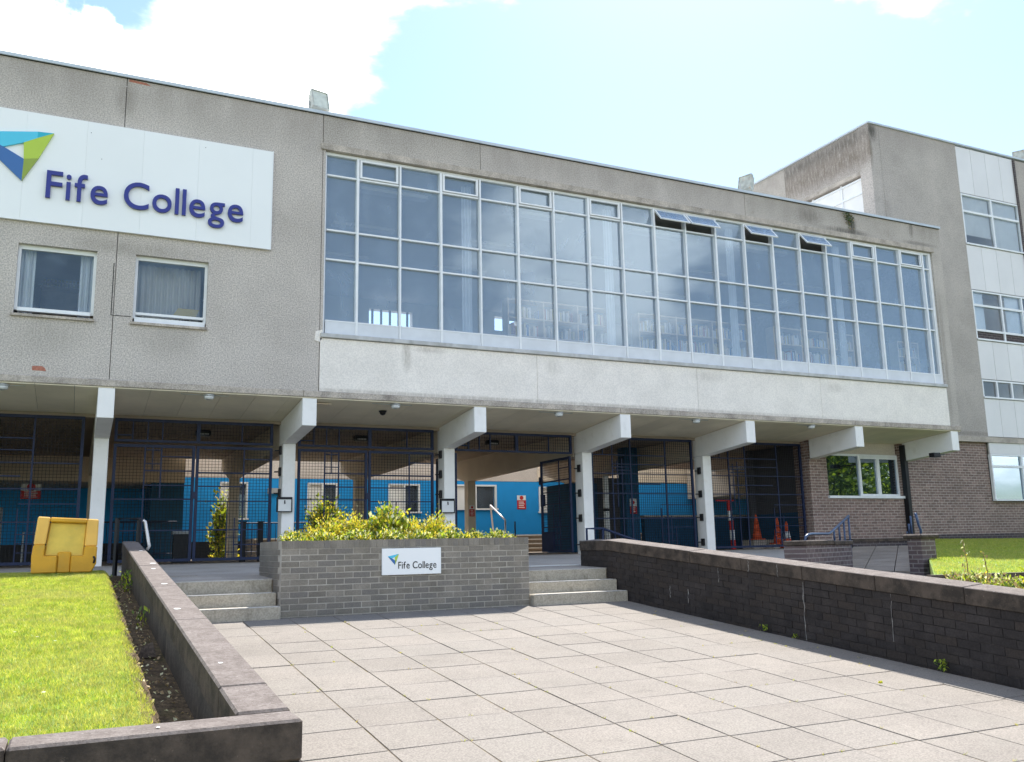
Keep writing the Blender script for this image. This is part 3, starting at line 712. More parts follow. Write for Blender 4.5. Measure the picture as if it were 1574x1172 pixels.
# repair joint filled with sealant left of the second window
MB().box(1.318, 1.332, -.004, .01, 4.45, 5.42).box(1.318, 1.66, -.004, .01, 4.44, 4.452).build('sealed_crack', 'black', mb)
MB().prism([(5.00, -.012, 4.28), (5.10, -.012, 4.25), (5.17, -.012, 4.36), (5.15, -.012, 4.50), (5.02, -.012, 4.46)], (0, .012, 0)).build('render_repair', 'spandrel', mb)

# body
box('parapet_backing', XW, XE - .02, .301, .335, 8.40, 9.04, 'pebble_dark', mb)
box('roof_slab', XW, XE - .02, .336, 10.8, 8.60, 9.0, 'interior', mb)
box('side_wall', XE - .3, XE - .01, .36, 10.8, 3.27, 8.6, 'pebble_dark', mb)
box('side_wall', XW, XW + .3, .36, 10.8, 3.27, 8.6, 'pebble_dark', mb)
# rear wall with three daylit openings
rearw = MB()
ops = [(9.2, 10.7, 7.35, 7.95), (13.7, 14.6, 7.6, 8.1)]
xx = XW
for (a, b, z0, z1) in ops:
    rearw.box(xx, a, 10.5, 10.8, 3.27, 8.6); rearw.box(a, b, 10.5, 10.8, 3.27, z0); rearw.box(a, b, 10.5, 10.8, z1, 8.6); xx = b
rearw.box(xx, XE, 10.5, 10.8, 3.27, 8.6)
rearw.build('rear_wall', 'interior', mb)
for q in range(5): box('rear_window_bar', 9.3 + .3 * q, 9.36 + .3 * q, 10.52, 10.6, 7.35, 7.95, 'interior_dark', mb)
box('floor_slab', XW, XE - .3, .36, 10.5, 3.16, 3.55, 'interior_dark', mb)
box('library_ceiling', 5.0, XE - .3, .36, 10.5, 8.25, 8.3, 'interior', mb)
box('room_partition', 4.4, 4.55, .36, 10.5, 3.56, 8.5, 'interior', mb)
box('room_partition', 1.30, 1.42, .36, 6.0, 3.56, 8.5, 'interior', mb)
box('room_back_wall', XW + .3, 4.4, 4.5, 4.6, 3.56, 8.5, 'interior_dark', mb)
box('room_ceiling', XW + .3, 4.4, .36, 4.5, 6.1, 6.15, 'interior', mb)
for k in range(5):
    lt = MB()
    for r_ in range(3): lt.box(6.3 + 3.6 * k, 7.9 + 3.6 * k, 1.4 + 2.4 * r_, 1.65 + 2.4 * r_, 8.17, 8.245)
    lt.build('ceiling_light', 'plainwhite', mb)

# soffit boards, falling towards the gates
def sz(y): return HS - .02 - .093 * y
X0S = [1.1952 + 3.6 * k for k in range(-3, 7)]
x = XW; k = 0
while x < XE:
    x1 = min(x + .622, XE)
    MB().hexa([(x + .003, .0, sz(0)), (x1 - .003, .0, sz(0)), (x1 - .003, 2.2, sz(2.2)), (x + .003, 2.2, sz(2.2))],
              [(x + .003, .0, sz(0) + .018), (x1 - .003, .0, sz(0) + .018), (x1 - .003, 2.2, sz(2.2) + .018), (x + .003, 2.2, sz(2.2) + .018)]).build('soffit_board', 'soffit', mb)
    x = x1; k += 1
MB().hexa([(XW, .02, sz(0) + .02), (XE, .02, sz(0) + .02), (XE, 2.2, sz(2.2) + .02), (XW, 2.2, sz(2.2) + .02)],
          [(XW, .02, sz(0) + .05), (XE, .02, sz(0) + .05), (XE, 2.2, sz(2.2) + .05), (XW, 2.2, sz(2.2) + .05)]).build('soffit_backing', 'black', mb)
box('undercroft_ceiling', XW, XE, 2.2, 10.8, 2.93, 3.05, 'ceiling', mb)
box('gate_head_beam', XW, 19.2, 2.05, 2.2, 2.86, 2.925, 'ceiling', mb)

# beams and columns
BW = .2735
for k, x0 in enumerate(X0S):
    x1 = x0 + BW
    # front cantilever: outline in the YZ plane
    pr = [(-.008, sz(0) - .004), (-.008, 2.584), (1.77, 2.43), (2.17, 2.43), (2.17, sz(2.17) - .004)]
    if k >= 8: pr = [(-.008, sz(0) - .004), (-.008, 2.584), (1.70, 2.43), (1.70, sz(1.7) - .004)]
    nb(MB().prism([(x0, y, z) for y, z in pr], (BW, 0, 0)).build('cantilever_beam', 'white', mb), .006)
    if k < 8:
        nb(box('column', x0 + .006, x1 - .006, 1.776, 2.165, -.01, 2.427, 'white', mb), .01)
        if k >= 2:
            MB().prism([(x0, y, z) for y, z in [(2.2, 2.93), (2.2, 2.36), (9.3, 2.25), (10.8, 2.62), (10.8, 2.93)]], (BW, 0, 0)).build('rear_beam', 'beam', mb)
            box('rear_column', x0 + .01, x1 - .01, 9.0, 9.3, 0, 2.26, 'beam', mb)
# brick ground-floor wall at the right with a wide window
bw_ = MB()
BWIN = (19.86, 22.72, 1.37, 3.0)
for (x0, x1, z0, z1) in around(19.22, 22.85, -.3, 3.0, BWIN): bw_.box(x0, x1, 1.77, 2.07, z0, z1)
bw_.box(19.22, 19.5, 2.07, 2.35, -.3, 2.93)
bw_.build('brick_wall', 'brick_brown', mb)
box('plinth_course', 19.215, 23.3, 1.755, 1.9, -.3, .16, 'brick_plinth', mb)
box('corner_downpipe', 22.735, 22.86, 1.60, 1.76, .2, 2.9, 'black', mb)

# library window ------------------------------------------------------------
WX = [5.19] + [5.856 + .9213 * i for i in range(19)] + [22.72]
ZT = [8.27, 7.80, 6.62, 6.00, 4.71]
YG = .13
lwn = MB()
wo = bpy.data.objects.new('library_window', MB().box(5.16, 5.20, .06, .2, 4.42, 8.29).box(22.70, 22.795, .06, .2, 4.42, 8.29).box(5.2, 22.70, .07, .2, 8.235, 8.29).mesh('library_window', 'frame'))
COL.objects.link(wo); wo.parent = mb; wo.matrix_parent_inverse = Matrix.Translation(-mb.location)
wo['label'] = 'long metal-framed library window of eighty panes with four top lights open'
def sub(name, b, m, par=None, **k): return b.build(name, m, None, **k) if False else _sub(name, b, m, par or wo)
def _sub(name, b, m, par):
    me = b.mesh(name, m); o = bpy.data.objects.new(name, me); COL.objects.link(o); o.parent = par; o.matrix_parent_inverse = pinv(par)
    return o
for i, xm in enumerate(WX[1:-1]):
    wd = .05 if i % 2 == 0 else .038
    _sub('mullion', MB().box(xm - wd / 2, xm + wd / 2, .035, .17, 4.44, 8.235), 'frame', wo)
for zt in ZT[1:4]:
    for i in range(20):
        _sub('transom', MB().box(WX[i] + .026, WX[i + 1] - .026, .07, .165, zt - .017, zt + .017), 'frame', wo)
for i in range(20):
    _sub('apron_panel', MB().box(WX[i] + .026, WX[i + 1] - .026, .05, .16, 4.435, 4.70), 'apron', wo)
    _sub('transom', MB().box(WX[i] + .026, WX[i + 1] - .026, .045, .165, 4.702, 4.728), 'frame', wo)
closed, opened = (1, 3, 5, 7, 16, 18), (9, 10, 12, 14)
for i in range(20):
    x0, x1 = WX[i] + .024, WX[i + 1] - .024
    for r_ in range(4):
        z1, z0 = ZT[r_] - .016, ZT[r_ + 1] + .016
        if r_ == 0: z1 = 8.235
        if r_ == 0 and i in opened:
            h = z1 - z0; a = R(40)
            fr = MB(); t_ = .035
            fr.box(x0, x1, -.015, .015, -t_, 0).box(x0, x1, -.015, .015, -h, -h + t_).box(x0, x0 + t_, -.015, .015, -h + t_, -t_).box(x1 - t_, x1, -.015, .015, -h + t_, -t_)
            mtx = Matrix.Translation((0, .06, z1 - .01)) @ Matrix.Rotation(-a, 4, 'X')
            fr.v = [tuple(mtx @ Vector(v)) for v in fr.v]
            cs = _sub('open_casement', fr, 'frame', wo)
            p = MB().box(x0 + t_, x1 - t_, -.003, .003, -h + t_, -t_); p.v = [tuple(mtx @ Vector(v)) for v in p.v]
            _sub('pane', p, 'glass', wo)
            continue
        tilt = random.gauss(0, .0035); tx = random.gauss(0, .0015)
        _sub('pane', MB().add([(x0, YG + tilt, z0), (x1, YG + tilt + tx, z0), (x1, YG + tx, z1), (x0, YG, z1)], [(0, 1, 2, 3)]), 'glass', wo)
        if r_ == 0 and i in closed:
            t_ = .045; f_ = MB()
            f_.box(x0 + .02, x1 - .02, .045, .10, z1 - t_, z1 - .012).box(x0 + .02, x1 - .02, .045, .10, z0 + .012, z0 + t_).box(x0 + .02, x0 + .02 + t_, .045, .10, z0 + t_, z1 - t_).box(x1 - .02 - t_, x1 - .02, .045, .10, z0 + t_, z1 - t_)
            _sub('casement_frame', f_, 'frame', wo)
nb(box('window_sill', 5.11, 22.80, -.07, .10, 4.345, 4.43, 'sill', mb), .008)

# small windows -------------------------------------------------------------
def small_window(w, label, slid):
    x0, x1, z0, z1 = w
    f = MB()
    f.box(x0, x0 + .05, .10, .17, z0 + .12, z1).box(x1 - .05, x1, .10, .17, z0 + .12, z1).box(x0 + .05, x1 - .05, .10, .17, z1 - .075, z1)
    zb = z0 + (.24 if slid else .17)
    f.box(x0 + .05, x1 - .05, .08, .17, zb - .045, zb)
    if not slid: f.box(x0 + .05, x1 - .05, .06, .17, z0 + .10, zb - .045)
    else: f.box(x0 + .03, x1 - .02, .05, .17, z0 + .03, z0 + .14)
    wobj = _sub('small_window', f, 'frame', mb); wobj['label'] = label
    _sub('pane', MB().add([(x0 + .05, .135, zb), (x1 - .05, .135, zb), (x1 - .05, .135, z1 - .075), (x0 + .05, .135, z1 - .075)], [(0, 1, 2, 3)]), 'glass_small', wobj)
    _sub('sill', MB().box(x0 - .04, x1 + .02, -.05, .12, z0 - .015, z0 + .03), 'concrete_trim', wobj)
    return wobj
wa = small_window(W1, 'left small window with pale curtains drawn aside', False)
wb_ = small_window(W2, 'small window right of the crack, sash raised a little', True)
def curtain(parent, x0, x1, y, z0, z1, n=10, m='curtain', flare=0.0):
    b = MB(); vs = []; k = n * 4
    for i in range(k + 1):
        t = i / k; xx_ = x0 + (x1 - x0) * t; yy = y + .035 * math.sin(t * n * math.pi)
        vs += [(xx_ + flare * t * .0, yy, z0), (xx_ + (flare if t > .5 else 0) * (t - .5), yy, z1)]
    b.add(vs, [(2 * i, 2 * i + 2, 2 * i + 3, 2 * i + 1) for i in range(k)])
    return _sub('curtain', b, m, parent)
curtain(wa, -.17, .06, .30, 4.42, 5.58, 5); curtain(wa, .78, .99, .30, 4.42, 5.58, 5)
curtain(wb_, 1.75, 2.90, .55, 4.35, 5.6, 22, 'interior')
_sub('card', MB().prism([(2.36, .26, 4.56), (2.78, .26, 4.56), (2.86, .30, 4.76), (2.48, .30, 4.76)], (0, .004, 0)), 'paper', wb_)
sh = thing('bookcase', 'bookcase behind the left small window', 'bookcase', (.5, 3.5, 3.6))
box('shelf_back', .0, 1.2, 4.2, 4.25, 3.6, 7.4, 'wood', sh)
for z in (5.0, 5.9, 6.0): box('shelf', .0, 1.2, 3.9, 4.2, z, z + .03, 'wood', sh)
bk_ = MB()
for z in (5.03, 5.93):
    for q in range(16): bk_.box(.03 + q * .072, .03 + q * .072 + .05, 3.95, 4.15, z, z + random.uniform(.2, .3))
bk_.build('book_row', 'paper', sh)

# curtains and bookshelves in the library
for i in (3, 7, 11, 15): curtain(wo, WX[i + 1] - .28, WX[i + 1] - .05, .45, 3.6, 8.2, 6)
book_cols = ['plainwhite', 'wood', 'blind', 'paper', 'brick_grey', 'paper', 'rust', 'interior', 'blind', 'logo_blue', 'wood']
def bookshelf(x0, x1, y, z0, tiers, label, h=.36, seed=0, fill=.9):
    t = thing('bookshelf', label, 'bookshelf', ((x0 + x1) / 2, y, z0), 'bookshelves seen through the library glass')
    rs = random.Random(seed)
    nb_ = max(1, round((x1 - x0) / .95)); w = (x1 - x0) / nb_
    for k in range(nb_ + 1): box('upright', x0 + k * w - .018, x0 + k * w + .018, y, y + .3, z0, z0 + tiers * h + .04, 'wood', t)
    for q in range(tiers + 1):
        for k in range(nb_): box('shelf', x0 + k * w + .02, x0 + (k + 1) * w - .02, y, y + .3, z0 + q * h, z0 + q * h + .03, 'wood', t)
    for q in range(tiers):
        b = MB()
        for k in range(nb_):
            xx_ = x0 + k * w + .04
            while xx_ < x0 + (k + 1) * w - .08:
                tw = rs.uniform(.02, .05)
                if rs.random() < fill: b.box(xx_, xx_ + tw, y + .04, y + .24, z0 + q * h + .032, z0 + q * h + .032 + rs.uniform(.18, .30), rs.randrange(len(book_cols)))
                xx_ += tw + .004
        b.build('books', book_cols, t)['kind'] = 'stuff'
    return t
bookshelf(9.5, 12.2, .55, 4.45, 3, 'low pale wooden bookshelf left of the library curtain', .42, 1, .55)
bookshelf(13.0, 16.3, .55, 4.4, 3, 'bookshelf with rows of white spines behind the middle of the library window', .43, 2)
bookshelf(17.2, 20.0, .55, 4.4, 3, 'bookshelf with upright books near the right end of the library window', .44, 3)
bookshelf(21.7, 22.5, .55, 4.4, 3, 'short bookshelf behind the last wide pane', .43, 4)

# ================================================================== BIG SIGN
bs = thing('building_sign', 'large white "Fife College" sign high on the pebbledash wall', 'sign', (1.5, -.05, 7))
sx_ = [-2.2, -1.2, -.23, .75, 1.71, 2.70, 3.70, 4.085]
for a, b in zip(sx_[:-1], sx_[1:]): box('sign_panel', a + .0008, b - .0008, -.06, -.012, 6.02, 8.04, 'signwhite', bs)
box('sign_trim', 4.085, 4.10, -.065, -.01, 6.01, 8.05, 'frame', bs)
box('sign_trim', -2.2, 4.085, -.065, -.01, 6.005, 6.019, 'frame', bs)
letters('Fife College', .144, 3.545, 6.465, .50, -.10, .05, bs, 'signblue', .005)
logo(lambda a, b: (-1.08 + a * 1.29 - .0, 6.715 + b * .97), -.10, .04, bs)
for px_, pz_ in ((.80, 7.83), (1.0, 7.35), (2.8, 7.9)):
    MB().prism([(px_, -.0635, pz_), (px_ + .014, -.0635, pz_ - .012), (px_ + .018, -.0635, pz_ + .006)], (0, .002, 0)).build('fixing_mark', 'black', bs)

# ================================================================== LAMPS, CAMERAS, BOXES
def bulkhead(x, y, label):
    z = sz(y)
    t = thing('ceiling_lamp', label, 'lamp', (x, y, z), 'round bulkhead lamps under the overhang')
    MB().lathe((x, y, z - .035), [(.095, 0), (.105, .01), (.105, .034)], 20).build('lamp_base', 'galv', t, smooth=True)
    MB().lathe((x, y, z - .095), [(.05, 0), (.082, .012), (.09, .04), (.09, .06)], 20).build('lamp_cover', 'lampglass', t, smooth=True)
    MB().tube([(x - .1, y, z - .012), (x - .5, y - .01, z - .01)], .008, 6).tube([(x + .1, y, z - .012), (x + .35, y, z - .01)], .008, 6).build('conduit', 'galv', t)
for x, w in ((-.29, 'at the left edge, before the dark end bay'), (3.08, 'between the first and second white columns'), (6.71, 'above the planter, beside the black camera dome'),
             (10.48, 'above the open gateway'), (14.21, 'right of the open gateway, before the fourth bay'), (17.81, 'before the bay with traffic cones')):
    bulkhead(x, .12, 'round lamp under the overhang ' + w)
dm = thing('camera_dome', 'small black dome camera under the overhang', 'camera', (6.63, .73, sz(.73)))
MB().lathe((6.63, .73, sz(.73) - .03), [(.075, 0), (.085, .03)], 18).build('dome_ring', 'black', dm, smooth=True)
MB().lathe((6.63, .73, sz(.73) - .095), [(.01, 0), (.045, .015), (.062, .04), (.066, .066)], 18).build('dome_lens', 'black', dm, smooth=True)
vt = thing('vent_plate', 'small pale plate on the soffit beside the second beam', 'vent', (5.35, .35, sz(.35)))
box('plate', 5.12, 5.42, .25, .42, sz(.35) - .03, sz(.35) - .012, 'beige', vt)

def floodlight(loc, yaw, tilt, label, pale):
    t = thing('floodlight', label, 'floodlight', loc, 'floodlights on the roof edge')
    mtx = Matrix.Translation(Vector(loc) + Vector((0, 0, .28))) @ Matrix.Rotation(yaw, 4, 'Z') @ Matrix.Rotation(tilt, 4, 'X')
    def bb(name, parts, m):
        b = MB()
        for p in parts: b.box(*p)
        b.v = [tuple(mtx @ Vector(v)) for v in b.v]
        return b.build(name, m, t)
    nb(bb('lamp_housing', [(-.17, .17, -.06, .12, -.2, .2), (-.11, .11, .12, .2, -.13, .13)], 'flood_body'), .01)
    bb('lamp_rim', [(-.19, -.17, -.09, .02, -.22, .22), (.17, .19, -.09, .02, -.22, .22), (-.17, .17, -.09, .02, .2, .22), (-.17, .17, -.09, .02, -.22, -.2)], 'flood_body')
    bb('reflector', [(-.168, .168, -.072, -.061, -.198, .198)], pale)
    MB().lathe((0, 0, 0), [(.05, -.004), (.05, .0)], 12)
    b = MB().tube([Vector(loc) + Vector((-.2, 0, .26)), Vector(loc) + Vector((-.2, .02, .02)), Vector(loc) + Vector((.2, .02, .02)), Vector(loc) + Vector((.2, 0, .26))], .018, 6)
    b.build('bracket', 'galv', t)
    box('base_block', loc[0] - .12, loc[0] + .12, loc[1] - .06, loc[1] + .1, loc[2] - .45, loc[2] + .03, 'galv', t)
floodlight((5.09, .42, 9.27), R(14), R(-14), 'floodlight on the roof edge above the left end of the library window', 'flood_pale')
floodlight((16.50, .42, 9.27), R(-70), R(-15), 'floodlight turned sideways on the roof edge near the concrete block', 'flood_body')

for (x0, x1, z0, z1, w) in ((4.69, 5.00, 1.0, 1.29, 'second'), (8.29, 8.62, .97, 1.27, 'third')):
    t = thing('notice_box', 'white control box with black frame on the %s white column from the left' % w, 'control box', ((x0 + x1) / 2, 1.72, z0), 'control boxes on the columns')
    box('box_body', x0 + .02, x1 - .02, 1.70, 1.775, z0 + .02, z1 - .03, 'plainwhite', t)
    fr = MB().box(x0, x1, 1.69, 1.775, z1 - .03, z1 + .02).box(x0, x0 + .02, 1.69, 1.775, z0, z1 - .03).box(x1 - .02, x1, 1.69, 1.775, z0, z1 - .03).box(x0 + .02, x1 - .02, 1.69, 1.775, z0, z0 + .02)
    fr.build('box_frame', 'black', t)
    MB().tube([((x0 + x1) / 2, 1.695, z1 - .05), ((x0 + x1) / 2, 1.68, z1 - .12)], .012, 6).build('switch', 'black', t)
k = 0
for ci, x0 in enumerate(X0S[3:8]):
    for z, yy in ((2.05, 1.93), (1.45, 1.93), (.85, 1.93), (.22, 1.93)) if ci >= 3 else ((2.3, 1.95), (1.85, 1.95), (1.4, 1.95)):
        if ci == 0: continue
        t = thing('gate_hinge', 'small black hinge bracket beside a gate', 'hinge', (x0 - .04, yy, z), 'black hinge brackets on the columns')
        t['label'] = 'black hinge bracket, %s from the top on the %s white column from the left' % ({2.3: 'first', 1.85: 'second', 1.4: 'third', 2.05: 'first', 1.45: 'second', .85: 'third', .22: 'fourth'}[z], ['first', 'second', 'third', 'fourth', 'fifth'][ci])
        nb(box('hinge_block', x0 - .04, x0 + .004, yy - .06, yy + .06, z - .09, z + .09, 'black', t), .008)
        MB().tube([(x0 - .04, yy + .03, z), (x0 - .12, yy + .07, z)], .014, 6).build('hinge_pin', 'black', t)

# ================================================================== GATES
def bars(rects, y0=-.018, y1=.018):
    b = MB()
    return b
def gate_thing(x0, x1, label, mode):
    zb, zt = .05, 2.86
    t = thing('steel_gate', label, 'gate', ((x0 + x1) / 2, 2.0, 0), 'navy steel gates and screens between the columns')
    Wd = x1 - x0; ht = zt - zb; Y0 = 2.0
    def bx(name, parts, m='navy', mt=None):
        b = MB()
        for p in parts: b.box(*p)
        if mt is not None: b.v = [tuple(mt @ Vector(v)) for v in b.v]
        return b.build(name, m, t)
    tz = 2.40; lz = 2.35      # underside of transom, top of leaves
    if mode == 'single': tz = None
    F = .056
    # outer/transom frame
    if mode != 'single':
        bx('transom_frame', [(x0, x1, Y0 - .03, Y0 + .03, zt - F, zt), (x0, x1, Y0 - .03, Y0 + .03, tz, tz + F * .8),
                             (x0, x0 + F, Y0 - .03, Y0 + .03, tz + F * .8, zt - F), (x1 - F, x1, Y0 - .03, Y0 + .03, tz + F * .8, zt - F),
                             (x0 + Wd * .50, x0 + Wd * .50 + .075, Y0 - .03, Y0 + .03, tz + F * .8, zt - F)])
        for fx in (.105, .195, .285, .79): bx('transom_bar', [(x0 + Wd * fx, x0 + Wd * fx + .025, Y0 - .02, Y0 + .02, tz + F * .8, zt - F)])
        bx('transom_bar', [(x0 + F, x0 + Wd * .105, Y0 - .018, Y0 + .018, tz + .12, tz + .145)])
    # mesh helper
    def wires(a, b, c, d, mt=None, name='wire_mesh'):
        m_ = MB(); s = .062; r_ = .0031
        n1 = int((b - a) / s); n2 = int((d - c) / s)
        for i in range(1, n1): xx_ = a + i * (b - a) / n1; m_.box(xx_ - r_, xx_ + r_, .004, .004 + 2 * r_, c, d)
        for i in range(1, n2): zz = c + i * (d - c) / n2; m_.box(a, b, .004 + 2 * r_, .004 + 4 * r_, zz - r_, zz + r_)
        m_.v = [tuple((mt or Matrix.Translation((0, Y0, 0))) @ Vector(v)) for v in m_.v]
        o = m_.build(name, 'wire', t); o['kind'] = 'stuff'
    if mode != 'single': wires(x0 + F, x1 - F, tz + F * .8, zt - F)
    def leaf(side, mt):
        w = Wd / 2 - .012
        frs = [(0, w, -.025, .025, lz - F, lz), (0, w, -.025, .025, zb, zb + F), (0, F, -.025, .025, zb + F, lz - F), (w - F, w, -.025, .025, zb + F, lz - F)]
        bx('leaf_frame', frs, mt=mt)
        q = lambda v: zb + (lz - zb) * (1 - v)
        if side == 0:
            V = [(.38, 0, .98, .03), (.58, 0, .46, .03), (.475, 0, .22, .022)]
            H = [(.10, .58, 1, .022), (.225, .38, 1, .025), (.35, .38, 1, .025), (.47, 0, 1, .025), (.735, 0, 1, .025), (.045, .38, .58, .02), (.165, .38, .58, .02)]
        else:
            V = [(.62, 0, 1, .03), (.42, .49, 1, .022), (.52, .63, 1, .022)]
            H = [(.11, .62, 1, .025), (.235, 0, 1, .028), (.355, 0, .62, .025), (.485, 0, 1, .025), (.735, 0, .9, .025), (.865, .52, 1, .025), (.80, .42, .62, .02), (.93, .42, .62, .02)]
        for fx, a, b, th in V: bx('leaf_bar', [(w * fx - th / 2, w * fx + th / 2, -.018, .0, q(min(b, .975)), q(max(a, .02)))], mt=mt)
        for fz, a, b, th in H: bx('leaf_bar', [(max(w * a, F * .5), min(w * b, w - F * .5), -.0185, .0012, q(fz) - th / 2, q(fz) + th / 2)], mt=mt)
        wires(F, w - F, zb + F, lz - F, mt)
    if mode == 'closed':
        leaf(0, Matrix.Translation((x0, Y0, 0))); leaf(1, Matrix.Translation((x0 + Wd / 2 + .012, Y0, 0)))
        bx('leaf_lock', [(x0 + Wd / 2 - .05, x0 + Wd / 2 + .06, Y0 - .05, Y0 - .026, 1.28, 1.42)])
    elif mode == 'open':
        leaf(0, Matrix.Translation((x0 + .02, Y0, 0)) @ Matrix.Rotation(R(86), 4, 'Z'))
        mt = Matrix.Translation((x1 - .03, Y0 + .02, 0)) @ Matrix.Rotation(R(-89), 4, 'Z') @ Matrix.Translation((-(Wd / 2 - .012), 0, 0))
        leaf(1, mt)
        bx('kick_plate', [(.02, .62, -.03, .03, zb + .05, zb + .5)], mt=mt); bx('lock_box', [(.03, .12, -.05, .05, 1.2, 1.5)], mt=mt); bx('bolt_box', [(-.04, .0, -.05, .05, 1.75, 1.95)], mt=mt)
    else:
        bx('leaf_frame', [(x0, x1, Y0 - .03, Y0 + .03, zt - F, zt), (x0, x1, Y0 - .03, Y0 + .03, zb, zb + F), (x0, x0 + F, Y0 - .03, Y0 + .03, zb + F, zt - F), (x1 - F, x1, Y0 - .03, Y0 + .03, zb + F, zt - F)])
        q = lambda v: zb + (zt - zb) * (1 - v)
        V = [(.20, 0, .98, .03), (.375, 0, .98, .035), (.72, 0, .98, .035), (.11, .02, .16, .022), (.245, .21, .62, .02), (.29, .19, .98, .024), (.66, .63, .98, .022), (.755, .70, .98, .02), (.80, .80, .98, .02)]
        H = [(.16, 0, .72, .025), (.24, .2, .72, .022), (.265, .2, .375, .02), (.295, .2, .375, .02), (.325, 0, 1, .022), (.415, .2, .66, .025), (.50, 0, 1, .025), (.60, .66, 1, .022), (.72, 0, 1, .025), (.80, .66, 1, .02), (.86, .66, .80, .018), (.92, .66, .80, .018)]
        for fx, a, b, th in V: bx('leaf_bar', [(x0 + Wd * fx - th / 2, x0 + Wd * fx + th / 2, Y0 - .02, Y0 + .002, q(b), q(max(a, .02)))])
        for fz, a, b, th in H: bx('leaf_bar', [(x0 + max(Wd * a, .03), x0 + min(Wd * b, Wd - .03), Y0 - .0205, Y0 + .003, q(fz) - th / 2, q(fz) + th / 2)])
        wires(x0 + F, x1 - F, zb + F, zt - F)
    return t
gx = lambda k: (X0S[k] + BW + .09, X0S[k + 1] - .17)
gate_thing(*gx(1), 'navy mesh screen in the bay beyond the left edge of the photo', 'single')
gate_thing(*gx(2), 'navy mesh screen in the dark bay left of the first white column', 'single')
gate_thing(*gx(3), 'closed pair of navy mesh gates between the first and second white columns', 'closed')
gate_thing(*gx(4), 'closed pair of navy mesh gates behind the planter shrubs', 'closed')
gate_thing(*gx(5), 'open navy mesh gates with leaves swung inwards, blue wall showing behind', 'open')
gate_thing(*gx(6), 'navy mesh screen between the fourth and fifth white columns', 'single')
gate_thing(X0S[7] + BW + .09, 19.14, 'navy mesh screen with traffic cones behind it', 'single')

# ================================================================== COURTYARD BEHIND
yard = MB().box(-14, 34, 11.0, 13.95, -.2, -.002).build('courtyard_floor', 'plaza'); tag(yard, kind='structure')
rs = thing('courtyard_steps', 'wide concrete steps up to the blue wall seen through the open gateway', 'steps', (12, 11.4, 0))
for k in range(4):
    box('step', 6.0, 22.0, 11.0 + .32 * k, 13.94, .15 * k + .001, .15 * (k + 1), 'floor_in', rs)
    box('step_nosing', 6.0, 22.0, 11.0 + .32 * k - .004, 11.04 + .32 * k, .15 * (k + 1) - .035, .15 * (k + 1) + .003, 'nosing', rs)
cb = thing('courtyard_block', 'courtyard building behind the gates with a bright blue lower wall', 'building', (11, 15, 0))
bwm = MB()
bwins = [(13.55, 15.25, 1.62, 2.50), (17.05, 18.0, 1.5, 2.45), (8.1, 9.15, 1.45, 2.5), (11.0, 12.2, 1.5, 2.5), (5.2, 6.1, 1.3, 2.5)]
def holes(b, x0, x1, y0, y1, z0, z1, wins, mi=0):
    wins = sorted(wins); xx_ = x0
    for (a, c_, p, q_) in wins:
        b.box(xx_, a, y0, y1, z0, z1, mi); b.box(a, c_, y0, y1, z0, p, mi)
        if q_ < z1: b.box(a, c_, y0, y1, q_, z1, mi)
        xx_ = c_
    b.box(xx_, x1, y0, y1, z0, z1, mi)
holes(bwm, -14, 34, 14.0, 14.3, .35, 2.64, bwins)
bwm.build('blue_wall', 'blue', cb)
box('plinth', -14, 34, 13.96, 14.31, -.2, .55, 'black', cb)
box('upper_wall', -14, 17.0, 13.98, 14.3, 2.64, 3.9, 'greyrender', cb)
box('upper_wall', 17.0, 34, 13.96, 14.3, 2.66, 4.1, 'beige', cb)
box('block_body', -14, 34, 14.3, 20, -.2, 3.8, 'interior_dark', cb)
for (a, c_, p, q_) in bwins:
    f = MB().box(a, a + .06, 13.95, 14.05, p, q_).box(c_ - .06, c_, 13.95, 14.05, p, q_).box(a, c_, 13.949, 14.05, q_ - .06, q_).box(a - .04, c_ + .04, 13.9, 14.05, p - .06, p).box((a + c_) / 2 - .03, (a + c_) / 2 + .03, 13.955, 14.045, p, q_ - .06)
    fo = _sub('courtyard_window', f, 'plainwhite', cb)
    pn = _sub('pane', MB().box(a, (a + c_) / 2, 14.06, 14.07, p, q_), 'blind', fo)
    pn2 = _sub('pane', MB().box((a + c_) / 2, c_, 14.06, 14.07, p, q_), 'glass_tower', fo)
# overhanging wings that shade the blue wall at both sides
lwg = thing('courtyard_wing', 'beige wing overhanging the shaded blue wall behind the left bays', 'building', (-4, 12, 2.3), 'wings overhanging the courtyard')
box('wing_wall', -14, 3.8, 11.0, 13.94, 2.25, 4.6, 'beige', lwg)
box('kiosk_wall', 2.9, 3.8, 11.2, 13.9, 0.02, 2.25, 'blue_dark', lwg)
rwg = thing('courtyard_wing', 'beige wing overhanging the shaded blue wall behind the right bays', 'building', (24, 12, 2.3), 'wings overhanging the courtyard')
box('wing_wall', 24.0, 34, 10.82, 13.9, 2.0, 4.6, 'beige', rwg)
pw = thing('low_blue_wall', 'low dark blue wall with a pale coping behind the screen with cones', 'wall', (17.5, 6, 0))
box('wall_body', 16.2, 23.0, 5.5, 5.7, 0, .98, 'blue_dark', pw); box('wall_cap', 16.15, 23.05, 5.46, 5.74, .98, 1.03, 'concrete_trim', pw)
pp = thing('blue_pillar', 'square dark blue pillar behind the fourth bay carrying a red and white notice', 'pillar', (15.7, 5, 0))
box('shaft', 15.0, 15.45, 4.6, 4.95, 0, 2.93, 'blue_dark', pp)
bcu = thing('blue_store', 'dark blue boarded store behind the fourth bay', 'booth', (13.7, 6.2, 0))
box('store_wall', 14.0, 14.9, 6.0, 7.5, 0, 2.0, 'blue_dark', bcu); box('store_door', 14.9, 16.2, 6.4, 6.5, 0, 2.2, 'interior_dark', bcu)
